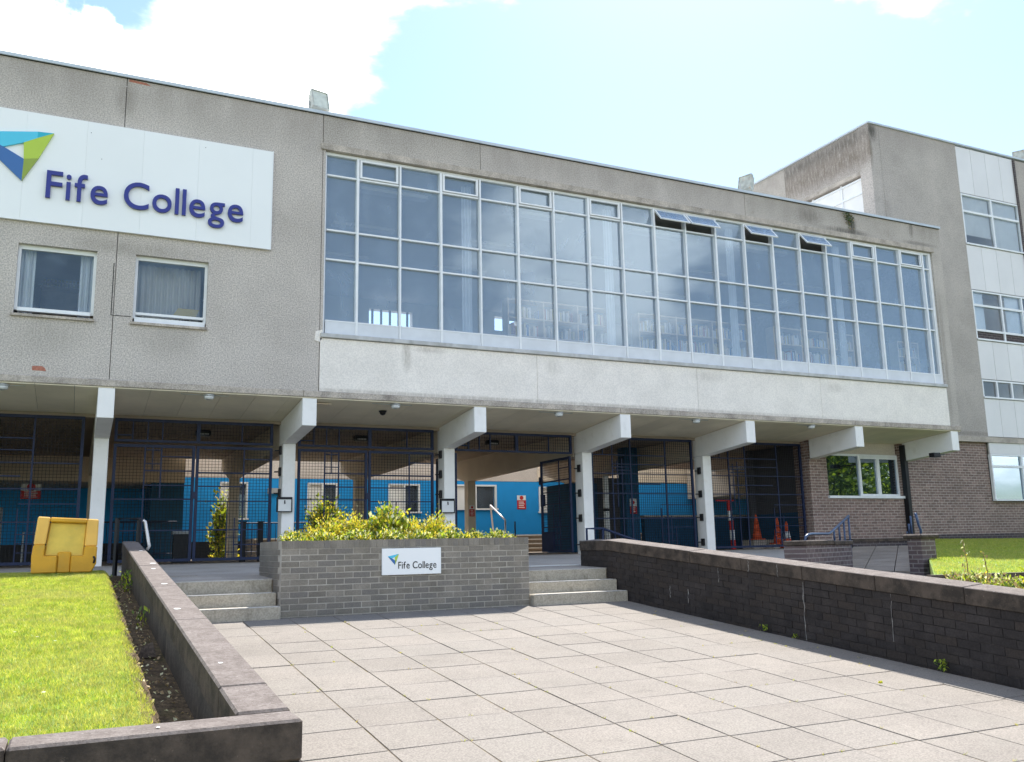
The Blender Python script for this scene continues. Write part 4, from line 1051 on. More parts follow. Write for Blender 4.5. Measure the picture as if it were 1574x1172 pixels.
wp = thing('white_post', 'round white post with dark bands behind the fourth bay', 'post', (14.35, 4.6, 0))
MB().tube([(14.35, 4.6, 0), (14.35, 4.6, 2.1)], .085, 14).build('shaft', 'plainwhite', wp, smooth=True)
MB().tube([(14.35, 4.6, 1.12), (14.35, 4.6, 1.20)], .09, 14).build('band', 'black', wp, smooth=True)

def notice(name, x, y, z, w, h, label, split=.35):
    t = thing('wall_notice', label, 'notice', (x, y, z))
    box('notice_top', x - w / 2, x + w / 2, y - .012, y - .002, z + h * (1 - split), z + h, 'plainwhite', t)
    box('notice_panel', x - w / 2, x + w / 2, y - .012, y - .002, z, z + h * (1 - split) - .001, 'red', t)
    b = MB()
    for k in range(4): b.box(x - w * .33, x + w * (.33 - .08 * (k % 2)), y - .0135, y - .0122, z + h * (.10 + .13 * k), z + h * (.15 + .13 * k))
    b.build('notice_print', 'plainwhite', t)
    MB().tube([(x, y - .013, z + h * (1 - split * .5)), (x, y - .0125, z + h * (1 - split * .5))], w * .22, 12).build('notice_symbol', 'red', t)
notice('n', 16.30, 13.99, 1.59, .37, .52, 'red and white safety notice on the blue wall in the open gateway')
notice('n', 12.12, 8.98, 1.15, .17, .34, 'small safety notice on the rear column left of the open gateway')
notice('n', 15.23, 4.59, 1.05, .22, .42, 'red and white notice on the dark blue pillar', .5)
notice('n', -.2, 10.98, 1.75, .5, .42, 'red and white notice in the dark bay at far left', .45)
lp = thing('wall_lamp', 'oval bulkhead lamp on the blue wall behind the first gates', 'lamp', (8.0, 13.95, 2.1))
MB().box(6.75, 7.2, 13.86, 13.99, 2.12, 2.3).build('lamp_body', 'galv', lp)
# ceiling lamps in the undercroft
for x, lb in ((-.9, 'in the dark bay at far left'), (3.45, 'above the first gates'), (7.1, 'above the second gates'), (10.6, 'above the open gateway')):
    t = thing('undercroft_lamp', 'dark lamp on the undercroft ceiling ' + lb, 'lamp', (x, 4, 2.9), 'lamps on the undercroft ceiling')
    nb(box('lamp_body', x - .16, x + .16, 3.9, 4.1, 2.80, 2.925, 'black', t), .02)
    box('lamp_lens', x - .11, x + .11, 3.885, 3.9, 2.81, 2.85, 'lampglass', t)

# bollards, bin, railings in the undercroft
def bollard(x, y, h, label):
    t = thing('bollard', label, 'bollard', (x, y, 0), 'dark square bollards behind the gates')
    nb(box('post', x - .055, x + .055, y - .055, y + .055, 0, h, 'black', t), .006)
    box('cap', x - .065, x + .065, y - .065, y + .065, h, h + .02, 'black', t)
bollard(4.27, 3.2, .84, 'dark bollard behind the right leaf of the first gates, the left one'); bollard(4.62, 3.1, .84, 'dark bollard behind the first gates, nearest the second column')
bb_ = thing('waste_bin', 'dark square bin behind the left gate leaf', 'bin', (3.1, 4, 0))
box('bin_body', 2.92, 3.24, 3.9, 4.2, 0, .62, 'black', bb_); box('bin_lid', 2.90, 3.26, 3.88, 4.22, .62, .68, 'galv', bb_)
def railing(x0, x1, y, z0, z1, n, label):
    t = thing('courtyard_railing', label, 'railing', ((x0 + x1) / 2, y, z0))
    MB().tube([(x0, y, z1), (x1, y, z1)], .022, 6).build('top_rail', 'navy', t)
    MB().tube([(x0, y, z0 + .1), (x1, y, z0 + .1)], .015, 6).build('bottom_rail', 'navy', t)
    for i in range(n + 1):
        xx_ = x0 + (x1 - x0) * i / n; MB().tube([(xx_, y, z0), (xx_, y, z1)], .010, 5).build('baluster', 'navy', t)
railing(5.2, 8.0, 10.9, .1, 1.05, 20, 'navy railing in front of the blue wall behind the first gates')
railing(0.2, 3.6, 10.7, .1, 1.1, 24, 'navy railing in the shade behind the left gate leaf')
ck = thing('bicycle_rack', 'pale metal cycle rack standing in the dark bay at left', 'rack', (.6, 6.5, 0))
for q in range(4): MB().tube([(-.1 + .35 * q, 6.5, 0), (-.1 + .35 * q, 6.5, .75), (.15 + .35 * q, 6.5, .75), (.15 + .35 * q, 6.5, 0)], .022, 6).build('hoop', 'galv', ck)
pst = thing('grey_post', 'round grey post inside the dark bay at left', 'post', (-.55, 5.2, 0))
MB().tube([(-.55, 5.2, 0), (-.55, 5.2, 1.25)], .09, 12).build('shaft', 'galv', pst, smooth=True)

# handrail inside the gateway
hr = thing('handrail', 'pair of steel handrail posts with a shining top in the open gateway', 'handrail', (13.9, 9.8, 0))
MB().tube([(13.55, 9.6, 0), (13.55, 9.6, 1.05), (13.75, 11.2, 1.6), (13.9, 11.3, .6)], .03, 8).build('rail', 'pipe', hr, smooth=True)
MB().tube([(13.9, 9.6, 0), (13.9, 9.6, 1.0)], .025, 8).build('post', 'black', hr, smooth=True)

# cones and barrier behind the last screen
def cone(x, y, z, h, label, r=.17):
    t = thing('traffic_cone', label, 'traffic cone', (x, y, z), 'traffic cones behind the right-hand screen')
    nb(box('base', x - r, x + r, y - r, y + r, z, z + .035, 'cone', t), .01)
    seg = [(.13, .035), (.10, h * .35)]
    MB().lathe((x, y, z), seg, 16).build('lower_cone', 'cone', t, smooth=True)
    MB().lathe((x, y, z), [(.10, h * .35), (.068, h * .62)], 16).build('reflective_band', 'plainwhite' if label.endswith('band') else 'cone', t, smooth=True)
    MB().lathe((x, y, z), [(.068, h * .62), (.022, h), (.012, h)], 16).build('tip', 'cone', t, smooth=True)
cone(18.44, 3.2, .25, .72, 'orange traffic cone left of the three behind the screen'); cone(19.07 - .45, 2.55, .12, .72, 'orange traffic cone in the middle of the three')
cone(18.72, 2.30, .02, .72, 'orange traffic cone at the right with a white band')
ledge = thing('cone_ledge', 'low concrete ledge on which the cones stand', 'ledge', (18.5, 3, 0))
box('ledge_block', 18.1, 19.2, 2.95, 3.45, 0, .25, 'concrete_trim', ledge); box('ledge_block', 18.35, 18.9, 2.43, 2.75, 0, .12, 'concrete_trim', ledge)
ba = thing('barrier_post', 'folded red and white chevron barrier standing behind the screen', 'barrier', (17.0, 2.6, 0))
for q in range(5):
    nb(box('panel', 16.98 + .03 * q * .5, 17.10 + .03 * q * .5, 2.58, 2.64, 1.30 - .26 * (q + 1) + .005, 1.30 - .26 * q, 'plainwhite' if q in (1, 3) else 'red', ba), .004)
MB().box(16.6, 17.2, 2.59, 2.63, 1.30, 1.34).build('top_bar', 'red', ba)

# ================================================================== TOWER
tw = thing('concrete_block', 'taller pebbledash block with pale cladding panels at the right', 'building', (27, 6, 0))
TY, TX0, TXA, TXB, TZ = 1.65, 22.60, 26.55, 29.40, 13.02
box('tower_wall', TX0 + .45, TXA - .006, TY, TY + .3, 3.27, TZ, 'pebble_tower', tw)
box('corner_pier', TX0 - .0, TX0 + .44, TY, TY + .45, 9.0, TZ, 'pebble_tower', tw)
box('corner_pier', TX0 + .60, TX0 + .444, TY, TY + .3, 3.27, 9.0, 'pebble_tower', tw)
box('tower_wall', TXB + .006, 37, TY, TY + .3, 3.27, TZ - .05, 'pebble_tower', tw)
box('side_wall', TX0 + .04, TX0 + .34, TY + .45, 5.44, 11.60, TZ, 'pebble_tower', tw)
box('side_wall', TX0 + .04, TX0 + .34, 5.45, 12, 8.9, TZ, 'pebble_dark', tw)
box('side_lintel', TX0 + .0, TX0 + .3, TY + .45, 5.44, 11.48, 11.597, 'concrete_trim', tw)
box('tower_core', TX0 + .5, 37, 5.5, 12, 3, TZ - .1, 'interior', tw)
box('tower_roof', TX0 + .05, 37, TY + .31, 12, TZ - .25, TZ - .05, 'interior', tw)
for a, b in ((TX0 - .03, TXA), (TXA, TXB), (TXB, 37)): box('roof_flashing', a, b - .004, TY - .05, TY + .4, TZ + .003, TZ + .06, 'flashing', tw)
box('roof_flashing', TX0 - .03, TX0 + .4, TY + .4, 12, TZ + .003, TZ + .06, 'flashing', tw)
box('concrete_edge', 22.9, 37, TY - .03, TY + .3, 3.10, 3.265, 'concrete_trim', tw)
# side window
swf = MB()
for y in (TY + .46, 3.05, 4.3, 5.40): swf.box(TX0 + .12, TX0 + .2, y - .03, y + .03, 8.9, 11.48)
for z in (11.40, 10.95): swf.box(TX0 + .11, TX0 + .21, TY + .49, 5.37, z - .03, z + .03)
so = _sub('side_window', swf, 'frame', tw)
def tsub(name, b, m, par):
    me = b.mesh(name, m); o = bpy.data.objects.new(name, me); COL.objects.link(o); o.parent = par
    o.matrix_parent_inverse = Matrix.Translation(-tw.location) if par is tw else Matrix.Identity(4)
    return o
for (a, b) in ((TY + .49, 3.02), (3.08, 4.27), (4.33, 5.37)):
    tsub('pane', MB().box(TX0 + .155, TX0 + .16, a, b, 10.98, 11.37), 'blind', so)
    tsub('pane', MB().box(TX0 + .155, TX0 + .16, a, b, 8.9, 10.92), 'blind', so)
# cladding panels
pxs = [TXA + .7125 * k for k in range(5)]
for (z0, z1) in ((11.36, 12.98), (8.07, 9.56), (5.13, 6.37), (3.29, 4.49)):
    for k in range(4):
        nb(box('cladding_panel', pxs[k] + .006, pxs[k + 1] - .006, TY + .01, TY + .05, z0, z1, 'cladding', tw), .003)
box('cladding_backing', TXA - .006, TXB + .006, TY + .055, TY + .07, 11.34, 13.0, 'galv', tw)
for (z0, z1) in ((8.05, 9.57), (5.11, 6.39), (3.27, 4.51)): box('cladding_backing', TXA - .006, TXB + .006, TY + .055, TY + .07, z0, z1, 'galv', tw)
box('pier', 29.36, 29.46, TY - .03, TY - .001, 3.3, TZ - .06, 'brick_plinth', tw)
def twindow(z0, z1, verts, trans, panes, label, x0=TXA, x1=TXB, y=TY, mglass='glass_tower'):
    f = MB(); w = .05
    f.box(x0, x1, y, y + .09, z1 - w, z1).box(x0, x1, y - .03, y + .09, z0, z0 + w)
    f.box(x0, x0 + w, y + .001, y + .09, z0 + w, z1 - w).box(x1 - w, x1, y + .001, y + .09, z0 + w, z1 - w)
    for v in verts: f.box(v - .035, v + .035, y - .004, y + .088, z0 + w, z1 - w)
    for t_ in trans: f.box(x0 + w, x1 - w, y + .003, y + .086, t_ - .035, t_ + .035)
    wobj = tsub('tower_window', f, 'frame', tw); wobj['label'] = label
    xsx = [x0] + list(verts) + [x1]; zsx = [z0] + list(trans) + [z1]
    for i in range(len(xsx) - 1):
        for j in range(len(zsx) - 1):
            tsub('pane', MB().add([(xsx[i], y + .05, zsx[j]), (xsx[i + 1], y + .05, zsx[j]), (xsx[i + 1], y + .05, zsx[j + 1]), (xsx[i], y + .05, zsx[j + 1])], [(0, 1, 2, 3)]), mglass, wobj)
    return wobj
w1 = twindow(9.58, 11.33, [28.0], [10.73], 0, 'top window of the cladding bay with pale blinds')
tsub('blind', MB().box(26.6, 27.95, 1.76, 1.765, 9.95, 11.3).box(28.05, 29.35, 1.76, 1.765, 9.6, 11.3), 'blind', w1)
w2 = twindow(6.39, 8.04, [27.92, 28.95], [6.72, 7.55], 0, 'middle window of the cladding bay with pale blue curtains')
tsub('curtain', MB().box(26.6, 27.2, 1.78, 1.785, 6.75, 8.0).box(28.25, 29.0, 1.78, 1.785, 6.75, 8.0), 'curtain', w2)
tsub('dark_panel', MB().box(26.6, 29.35, TY + .04, TY + .048, 6.44, 6.69), 'brick_plinth', w2)
w3 = twindow(4.51, 5.10, [27.24, 27.95, 28.66], [], 0, 'narrow strip window low in the cladding bay')
w4 = twindow(1.29, 2.74, [28.0], [2.36], 0, 'ground floor window of the right block reflecting trees and sky', mglass='glass_ground')
box('head_panel', TXA, 28.0 - .004, TY + .01, TY + .06, 2.745, 3.095, 'cladding', tw); box('head_panel', 28.004, TXB, TY + .01, TY + .06, 2.745, 3.095, 'cladding', tw)
for z in (3.6, 6.37, 9.55): box('floor_slab', TXA - .3, 36, TY + .31, 5.4, z - .25, z - .05, 'interior', tw)
# brickwork of the ground floor
b = MB()
for (x0, x1, z0, z1) in around(22.86, 37, -.9, 3.10, (TXA, TXB, 1.29, 3.10)): b.box(x0, x1, TY + .12, TY + .42, z0, z1)
b.build('brick_wall', 'brick_brown', tw)
box('plinth_course', 23.31, 37, TY + .10, TY + .118, -.6, .3, 'brick_plinth', tw)
box('room_back', 23, 36, 4.6, 4.7, 0, 3.0, 'interior_dark', tw)
# brown brick wall window of the main block
f = MB(); x0, x1, z0, z1 = BWIN; y = 1.86
f.box(x0, x1, y, y + .08, 2.56, 2.62).box(x0 - .05, x1 + .06, 1.70, y + .08, z0 - .02, z0 + .05).box(x0, x0 + .03, y, y + .08, z0 + .05, 2.56).box(x1 - .05, x1, y, y + .08, z0 + .05, 2.56)
f.box(21.16, 21.24, y - .01, y + .08, z0 + .05, 2.56).box(21.86, 21.98, y - .01, y + .08, z0 + .05, 2.56)
f.box(21.24, 21.86, y - .008, y + .07, z0 + .051, z0 + .11).box(21.98, 22.67, y - .008, y + .07, z0 + .051, z0 + .11).box(21.24, 21.86, y - .008, y + .07, 2.49, 2.555).box(21.98, 22.67, y - .008, y + .07, 2.49, 2.555)
gw = _sub('ground_floor_window', f, 'frame', mb); gw['label'] = 'three-light window in the brown brick wall reflecting green trees'
_sub('pane', MB().add([(x0, y + .04, z0), (21.2, y + .04, z0), (21.2, y + .04, 2.6), (x0, y + .04, 2.6)], [(0, 1, 2, 3)]), 'glass_ground', gw)
_sub('pane', MB().add([(21.2, y + .04, z0), (21.92, y + .04, z0), (21.92, y + .04, 2.6), (21.2, y + .04, 2.6)], [(0, 1, 2, 3)]), 'glass_ground', gw)
_sub('pane', MB().add([(21.92, y + .04, z0), (22.7, y + .04, z0), (22.7, y + .04, 2.6), (21.92, y + .04, 2.6)], [(0, 1, 2, 3)]), 'glass_ground', gw)
_sub('head_panel', MB().box(x0, 22.68, y + .01, y + .05, 2.625, 2.99), 'greyrender', gw)
box('room_back', 19.3, 22.9, 4.4, 4.5, 0, 2.92, 'interior_dark', mb)
box('room_side', 22.9, 23.1, 2.1, 4.5, 0, 2.92, 'interior_dark', mb)
box('room_side', 19.505, 19.6, 2.36, 4.4, 0, 1.0, 'blue_dark', mb)
box('room_side', 19.51, 19.6, 2.36, 4.4, 1.0, 2.92, 'interior_dark', mb)
cc = thing('security_camera', 'small black security camera under the last beam', 'camera', (22.3, 1.6, 2.3))
nb(box('camera_body', 22.02, 22.28, -.02, .16, 2.38, 2.50, 'black', cc), .01); MB().tube([(22.2, .1, 2.44), (22.82, .3, 2.50)], .02, 6).build('arm', 'black', cc)
floodlight((30.3, 2.0, 13.1), R(-60), R(-15), 'floodlight at the right edge on the roof of the taller block', 'flood_body')

# ================================================================== RIGHT-HAND RAMP WALLS, PIERS, RAILS
wg = thing('ramp_wing_wall', 'purple brick wing wall with weathered coping left of the ramp', 'wall', (14, -4, -.4))
A, B, Cc = Vector((11.80, -5.25, 0)), Vector((12.02, -5.55, 0)), Vector((13.95, -4.65, 0))
d = (Cc - B).normalized(); nrm = Vector((-d.y, d.x, 0))
def wallseg(p, q, th, z0, z1, name, m, parent, z1b=None):
    dd = (q - p).normalized(); nn = Vector((-dd.y, dd.x, 0)) * th; z1b = z1 if z1b is None else z1b
    return MB().hexa([(p.x, p.y, z0), (q.x, q.y, z0), (q.x + nn.x, q.y + nn.y, z0), (p.x + nn.x, p.y + nn.y, z0)],
                     [(p.x, p.y, z1), (q.x, q.y, z1b), (q.x + nn.x, q.y + nn.y, z1b), (p.x + nn.x, p.y + nn.y, z1)]).build(name, m, parent)
wallseg(B, Cc, .35, -.8, .13, 'wall_body', 'brick_purple', wg, .12)
nb(wallseg(B - d * .06 - nrm * .03, B + d * 1.2 - nrm * .03, .41, .132, .215, 'coping_stone', 'coping', wg), .012)
nb(wallseg(B + d * 1.21 - nrm * .03, Cc + d * .04 - nrm * .03, .41, .122, .20, 'coping_stone', 'coping', wg), .012)
wallseg(A, B + nrm * .0, .3, -.8, .12, 'return_wall', 'brick_purple', wg)
tw2 = thing('ramp_head_wall', 'low dark coping wall across the top of the ramp', 'wall', (21, 1.1, 0))
box('wall_body', 19.72, 22.4, .92, 1.15, -.1, .14, 'brick_plinth', tw2); box('coping_stone', 19.72, 22.4, .89, 1.18, .142, .22, 'coping', tw2)
pr_ = thing('brick_pier', 'purple brick pier with a cracked stone cap between the ramp and the lawn', 'pier', (14.8, -5.4, -.4))
box('pier_shaft', 14.66, 15.02, -5.6, -5.3, -.9, .20, 'brick_purple', pr_)
nb(box('pier_cap', 14.60, 15.08, -5.66, -5.24, .202, .29, 'coping', pr_), .025)
sw2 = MB().hexa([(15.0, -5.1, -.9), (15.08, -5.1, -.9), (22.5, .88, -.9), (22.3, .88, -.9)], [(15.0, -5.1, -.16), (15.08, -5.1, -.16), (22.5, .88, .2), (22.3, .88, .2)]).build('pier_side_wall', 'brick_purple', pr_)
rl = thing('ramp_handrail', 'blue handrail with four short uprights on the wing wall', 'handrail', (13.0, -4.7, .2))
def onwall(t, off=.17): p = B + d * t + nrm * off; return p
wp_ = lambda t, z: (onwall(t, .1).x, onwall(t, .1).y, z)
MB().tube([wp_(.20, .21), wp_(.25, .28), wp_(.38, .315), wp_(.55, .325), wp_(1.34, .325), wp_(1.5, .37), wp_(2.40, .655)], .022, 8).build('rail', 'navy_rail', rl, smooth=True)
for t_, z in ((1.58, .39), (1.85, .48), (2.11, .56), (2.38, .645)):
    MB().tube([wp_(t_, -.1 if t_ > 2 else .18), wp_(t_, z)], .018, 6).build('upright', 'navy_rail', rl, smooth=True)
r2_ = thing('ramp_handrail', 'blue handrail seen end-on above the brick pier', 'handrail', (14.8, -5.2, .3))
for q in range(3): MB().tube([(14.86 + .05 * q, -5.25 + .1 * q, .29), (14.86 + .05 * q, -5.25 + .1 * q, .62 - .14 * q)], .016, 6).build('upright', 'navy_rail', r2_, smooth=True)
MB().tube([(14.90, -5.33, .67), (14.98, -5.31, .46), (15.06, -5.28, .36), (15.05, -5.28, .29)], .024, 8).build('rail', 'navy_rail', r2_, smooth=True)
gr_ = thing('steps_handrail', 'navy handrail beside the fourth column behind the long wall', 'handrail', (9.3, -3, 0))
MB().tube([(9.28, -3.0, -.1), (9.28, -3.0, .50), (9.62, -3.0, .50)], .022, 8).tube([(9.62, -3.0, .50), (10.6, -3.2, .14)], .022, 8).build('rail', 'navy', gr_, smooth=True)
MB().tube([(9.62, -3.0, .50), (9.62, -3.0, -.1)], .022, 8).build('post', 'navy', gr_, smooth=True)
hl = thing('steps_handrail', 'dark frame and pale tube handrail at the head of the left steps', 'handrail', (1.7, -3.2, 0))
MB().tube([(1.50, -3.55, -.15), (1.50, -3.55, .70), (1.78, -3.5, .70), (1.78, -3.5, .25)], .032, 4).build('frame', 'black', hl)
MB().tube([(1.83, -3.5, .68), (1.86, -3.5, .66), (1.93, -3.5, .32), (1.90, -3.5, .27)], .022, 8).build('rail', 'pipe', hl, smooth=True)

# ================================================================== LAWNS
def lawn_z(x, y):
    if y > -5.1: return .02
    return .02 - .0655 * (-5.1 - y)
lawn = MB()
lawn.hexa([(-9, -13.6, -1.2), (1.31, -13.6, -1.2), (1.33, -3.9, -1.2), (-9, -3.9, -1.2)], [(-9, -13.6, -.56), (1.31, -13.6, -.56), (1.33, -5.1, 0.0), (-9, -5.1, 0.0)])
lo_ = lawn.build('lawn', 'turf'); tag(lo_, 'bright sunlit lawn inside the low wall at left', kind='structure')
MB().box(-9, 1.33, -5.1, -4.0, -.8, 0.0).build('lawn_strip', 'turf', lo_)
vs = []; n_ = 120; re_ = random.Random(9)
for i in range(n_ + 1):
    y = -13.58 + (13.58 - 4.02) * i / n_; z = 0.0 if y > -5.1 else -.0659 * (-5.1 - y)
    xe = 1.395 + .02 * math.sin(y * 7) + .014 * math.sin(y * 23) + re_.gauss(0, .008)
    vs += [(1.305, y, z - .004), (1.36 + re_.gauss(0, .006), y, z - .02), (xe, y, z - .11)]
MB().add(vs, [f for i in range(n_) for f in ((3 * i, 3 * i + 1, 3 * i + 4, 3 * i + 3), (3 * i + 1, 3 * i + 2, 3 * i + 5, 3 * i + 4))]).build('lawn_edge', 'soil', lo_)
soil = MB().hexa([(1.2, -13.6, -1.2), (1.6, -13.6, -1.2), (1.6, -3.6, -1.2), (1.2, -3.6, -1.2)], [(1.2, -13.6, -.66), (1.6, -13.6, -.70), (1.6, -4.2, -.06), (1.2, -4.2, -.05)])
so_ = soil.build('soil_strip', 'soil'); tag(so_, 'mossy soil gutter between the lawn and the wall', kind='structure')

def blades(name, n, xr, yr, zf, h, w, mats, parent=None, edge=None, seed=1, label=None):
    r_ = np.random.default_rng(seed)
    x = r_.uniform(xr[0], xr[1], n); y = r_.uniform(yr[0], yr[1], n)
    if edge is not None:
        k = edge(x, y); x, y = x[k], y[k]; n = len(x)
    z = zf(x, y)
    a = r_.uniform(0, 2 * np.pi, n); hh = h * r_.uniform(.5, 1.3, n); ww = w * r_.uniform(.7, 1.3, n)
    lx, ly = r_.normal(0, .5, n) * hh, r_.normal(0, .5, n) * hh
    v = np.zeros((n, 3, 3))
    v[:, 0] = np.stack([x - np.cos(a) * ww, y - np.sin(a) * ww, z], 1)
    v[:, 1] = np.stack([x + np.cos(a) * ww, y + np.sin(a) * ww, z], 1)
    v[:, 2] = np.stack([x + lx, y + ly, z + hh], 1)
    me = bpy.data.meshes.new(name)
    me.vertices.add(n * 3); me.vertices.foreach_set('co', v.reshape(-1))
    me.loops.add(n * 3); me.loops.foreach_set('vertex_index', np.arange(n * 3, dtype=np.int32))
    me.polygons.add(n); me.polygons.foreach_set('loop_start', np.arange(0, n * 3, 3, dtype=np.int32))
    me.polygons.foreach_set('loop_total', np.full(n, 3, dtype=np.int32))
    for m_ in mats: me.materials.append(MT[m_])
    me.polygons.foreach_set('material_index', r_.integers(0, len(mats), n).astype(np.int32))
    me.update(calc_edges=True); me.validate()
    o = bpy.data.objects.new(name, me); COL.objects.link(o); tag(o, label, kind='stuff')
    if parent: o.parent = parent
    return o
zf_l = lambda x, y: np.where(y > -5.1, 0.0, -.0659 * (-5.1 - y)) - np.clip(x - 1.325, 0, .1) ** 1.5 * 3.2
blades('grass', 420000, (-1.9, 1.41), (-13.55, -4.05), zf_l, .022, .0021, ['grass', 'grass', 'grass3', 'grass2'], edge=lambda x, y: x < 1.375 + .018 * np.sin(y * 7) + .012 * np.sin(y * 23) - np.abs(rng.normal(0, .022, len(x))), label='short mown grass with daisies on the left lawn')
r_ = np.random.default_rng(5)
dz = MB()
for _ in range(130):
    x, y = r_.uniform(-1.6, 1.2), -5.0 - 8.0 * r_.uniform(0, 1) ** 2.2
    z = float(zf_l(np.array(x), np.array(y))) + .035
    k = 7; c0 = Vector((x, y, z)); rr = .011
    dz.add([c0 + Vector((rr * math.cos(2 * math.pi * i / k), rr * math.sin(2 * math.pi * i / k), 0)) for i in range(k)], [tuple(range(k))])
dz.build('daisies', 'petal')['kind'] = 'stuff'
# right lawn bank
def z_r(x, y):
    return np.where(y < -6.0, -.36 + .12 * (y + 7.5), -.18 + .0565 * (y + 6.0)) - .010 * (x - 15)
def xl_r(y): return np.where(y < -5.3, 15.15 + 1.14 * (y + 5.3), 15.15 + 1.17 * (y + 5.3))
lb_ = MB(); ysr = [-7.55, -6.9, -6.0, -5.3, -3, 0, 1.62]
for a, b in zip(ysr[:-1], ysr[1:]):
    xs_ = [(float(xl_r(np.array(a))), a), (34., a), (34., b), (float(xl_r(np.array(b))), b)]
    lb_.hexa([(x, y, -1.6) for x, y in xs_], [(x, y, float(z_r(np.array(x), np.array(y)))) for x, y in xs_])
rlw = lb_.build('lawn', 'turf'); tag(rlw, 'sloping lawn bank below the right-hand brick wall', kind='structure')
blades('grass', 260000, (12.5, 28), (-7.5, 1.6), lambda x, y: z_r(x, y) - .006, .035, .0045, ['grass', 'grass3', 'grass', 'grass2'], edge=lambda x, y: x > xl_r(y) + .03, seed=3, label='mown grass on the bank below the brick wall')
kb = thing('lawn_kerb', 'low dark stone kerb at the foot of the right lawn', 'kerb', (13, -7.6, -.5))
wallseg(Vector((12.45, -7.62, 0)), Vector((18.0, -7.75, 0)), .10, -.9, -.325, 'kerb_stone', 'coping', kb, -.38)

# yellow tub ---------------------------------------------------------------
tb = thing('plastic_barrier', 'yellow plastic road barrier block standing on the lawn edge', 'barrier', (.9, -5.1, .0))
ty = -5.12
def P(u, v, y=ty):   # photo-like local outline -> metres, u right, v up (0..1)
    return (.535 + u * .70, y, .015 + v * .665)
nb(MB().prism([P(.02, .5), P(.06, 1.0), P(.25, .985), P(.20, .5)], (0, .34, 0)).build('side_post', 'yellow_light', tb), .012)
nb(MB().prism([P(.80, .46), P(.82, .955), P(1.0, .94), P(1.0, .46)], (0, .34, 0)).build('side_post', 'yellow_light', tb), .012)
nb(MB().prism([P(.25, .985), P(.25, .90), P(.82, .87), P(.82, .955)], (0, .34, 0)).build('top_rail', 'yellow', tb), .012)
nb(MB().prism([P(.19, .30, ty + .05), P(.25, .90, ty + .07), P(.82, .87, ty + .07), P(.79, .28, ty + .05)], (0, .2, 0)).build('recessed_panel', 'yellow_pale', tb), .012)
nb(MB().prism([P(0.01, .0, ty - .012), P(.0, .30, ty - .012), P(.02, .5, ty - .012), P(.20, .5, ty - .012), P(.19, .30, ty - .012), P(.39, .30, ty - .012), P(.39, .0, ty - .012)], (0, .36, 0)).build('lower_body', 'yellow', tb), .012)
nb(MB().prism([P(.60, .0, ty - .012), P(.60, .30, ty - .012), P(.79, .29, ty - .012), P(.80, .46, ty - .012), P(1.0, .46, ty - .012), P(1.0, .15, ty - .012), P(.93, .0, ty - .012)], (0, .36, 0)).build('lower_body', 'yellow', tb), .012)
nb(MB().prism([P(.39, .0, ty + .02), P(.395, .37, ty + .02), P(.60, .37, ty + .02), P(.60, .0, ty + .02)], (0, .3, 0)).build('coupling_lug', 'yellow', tb), .012)
MB().tube([(1.205, ty - .02, .12), (1.215, ty - .03, .17), (1.20, ty - .02, .2)], .012, 6).build('coupling_ring', 'black', tb)

# ================================================================== PLANTS
def leaves(name, pts, nrm, size, mats, parent=None, wts=None, seed=1, aspect=.45):
    r_ = np.random.default_rng(seed); n = len(pts)
    d = nrm + r_.normal(0, .55, (n, 3)); d /= np.linalg.norm(d, axis=1)[:, None]
    t = r_.normal(0, 1, (n, 3)); s = np.cross(d, t); s /= np.linalg.norm(s, axis=1)[:, None]
    f = np.cross(s, d)
    L = size * r_.uniform(.6, 1.35, n)[:, None]
    v = np.zeros((n, 4, 3))
    v[:, 0] = pts - d * L * .5; v[:, 1] = pts + s * L * aspect * .5 + f * L * .08; v[:, 2] = pts + d * L * .5; v[:, 3] = pts - s * L * aspect * .5 + f * L * .08
    me = bpy.data.meshes.new(name)
    me.vertices.add(n * 4); me.vertices.foreach_set('co', v.reshape(-1))
    me.loops.add(n * 4); me.loops.foreach_set('vertex_index', np.arange(n * 4, dtype=np.int32))
    me.polygons.add(n); me.polygons.foreach_set('loop_start', np.arange(0, n * 4, 4, dtype=np.int32)); me.polygons.foreach_set('loop_total', np.full(n, 4, dtype=np.int32))
    for m_ in mats: me.materials.append(MT[m_])
    me.polygons.foreach_set('material_index', r_.choice(len(mats), n, p=wts).astype(np.int32) if not callable(wts) else wts(pts, r_).astype(np.int32))
    me.update(calc_edges=True); me.validate()
    o = bpy.data.objects.new(name, me); COL.objects.link(o)
    if parent: o.parent = parent; o.matrix_parent_inverse = Matrix.Translation(-parent.location)
    return o
def shrub(name, label, c, rad, n, size, mats, wts, seed, group=None, clumps=26, stems=14, cat='shrub'):
    c = np.array(c, float); rad = np.array(rad, float)
    t = thing(name, label, cat, tuple(c), group)
    r_ = np.random.default_rng(seed)
    # sprays: clusters of leaves at the ends of stems radiating from the base
    dirs = r_.normal(0, 1, (clumps, 3)); dirs[:, 2] = np.abs(dirs[:, 2]) * 1.1 + .1; dirs /= np.linalg.norm(dirs, axis=1)[:, None]
    ends = c + dirs * rad * r_.uniform(.55, 1.05, (clumps, 1))
    k = r_.integers(0, clumps, n); tt = r_.beta(4, 1.3, (n, 1))
    pts = c + (ends[k] - c) * tt + r_.normal(0, 1, (n, 3)) * rad * .13
    pts[:, 2] = np.maximum(pts[:, 2], c[2] + .005)
    leaves('foliage', pts, dirs[k] + np.array([0, 0, .4]), size, mats, t, wts, seed, .62 if name == 'spotted_laurel' else .5)
    st = MB()
    for q in range(min(stems, clumps)): st.tube([c, c + (ends[q] - c) * .5 + np.array([0, 0, .02]), ends[q]], [.008, .006, .003], 4)
    st.build('stems', 'twig', t)
    return t
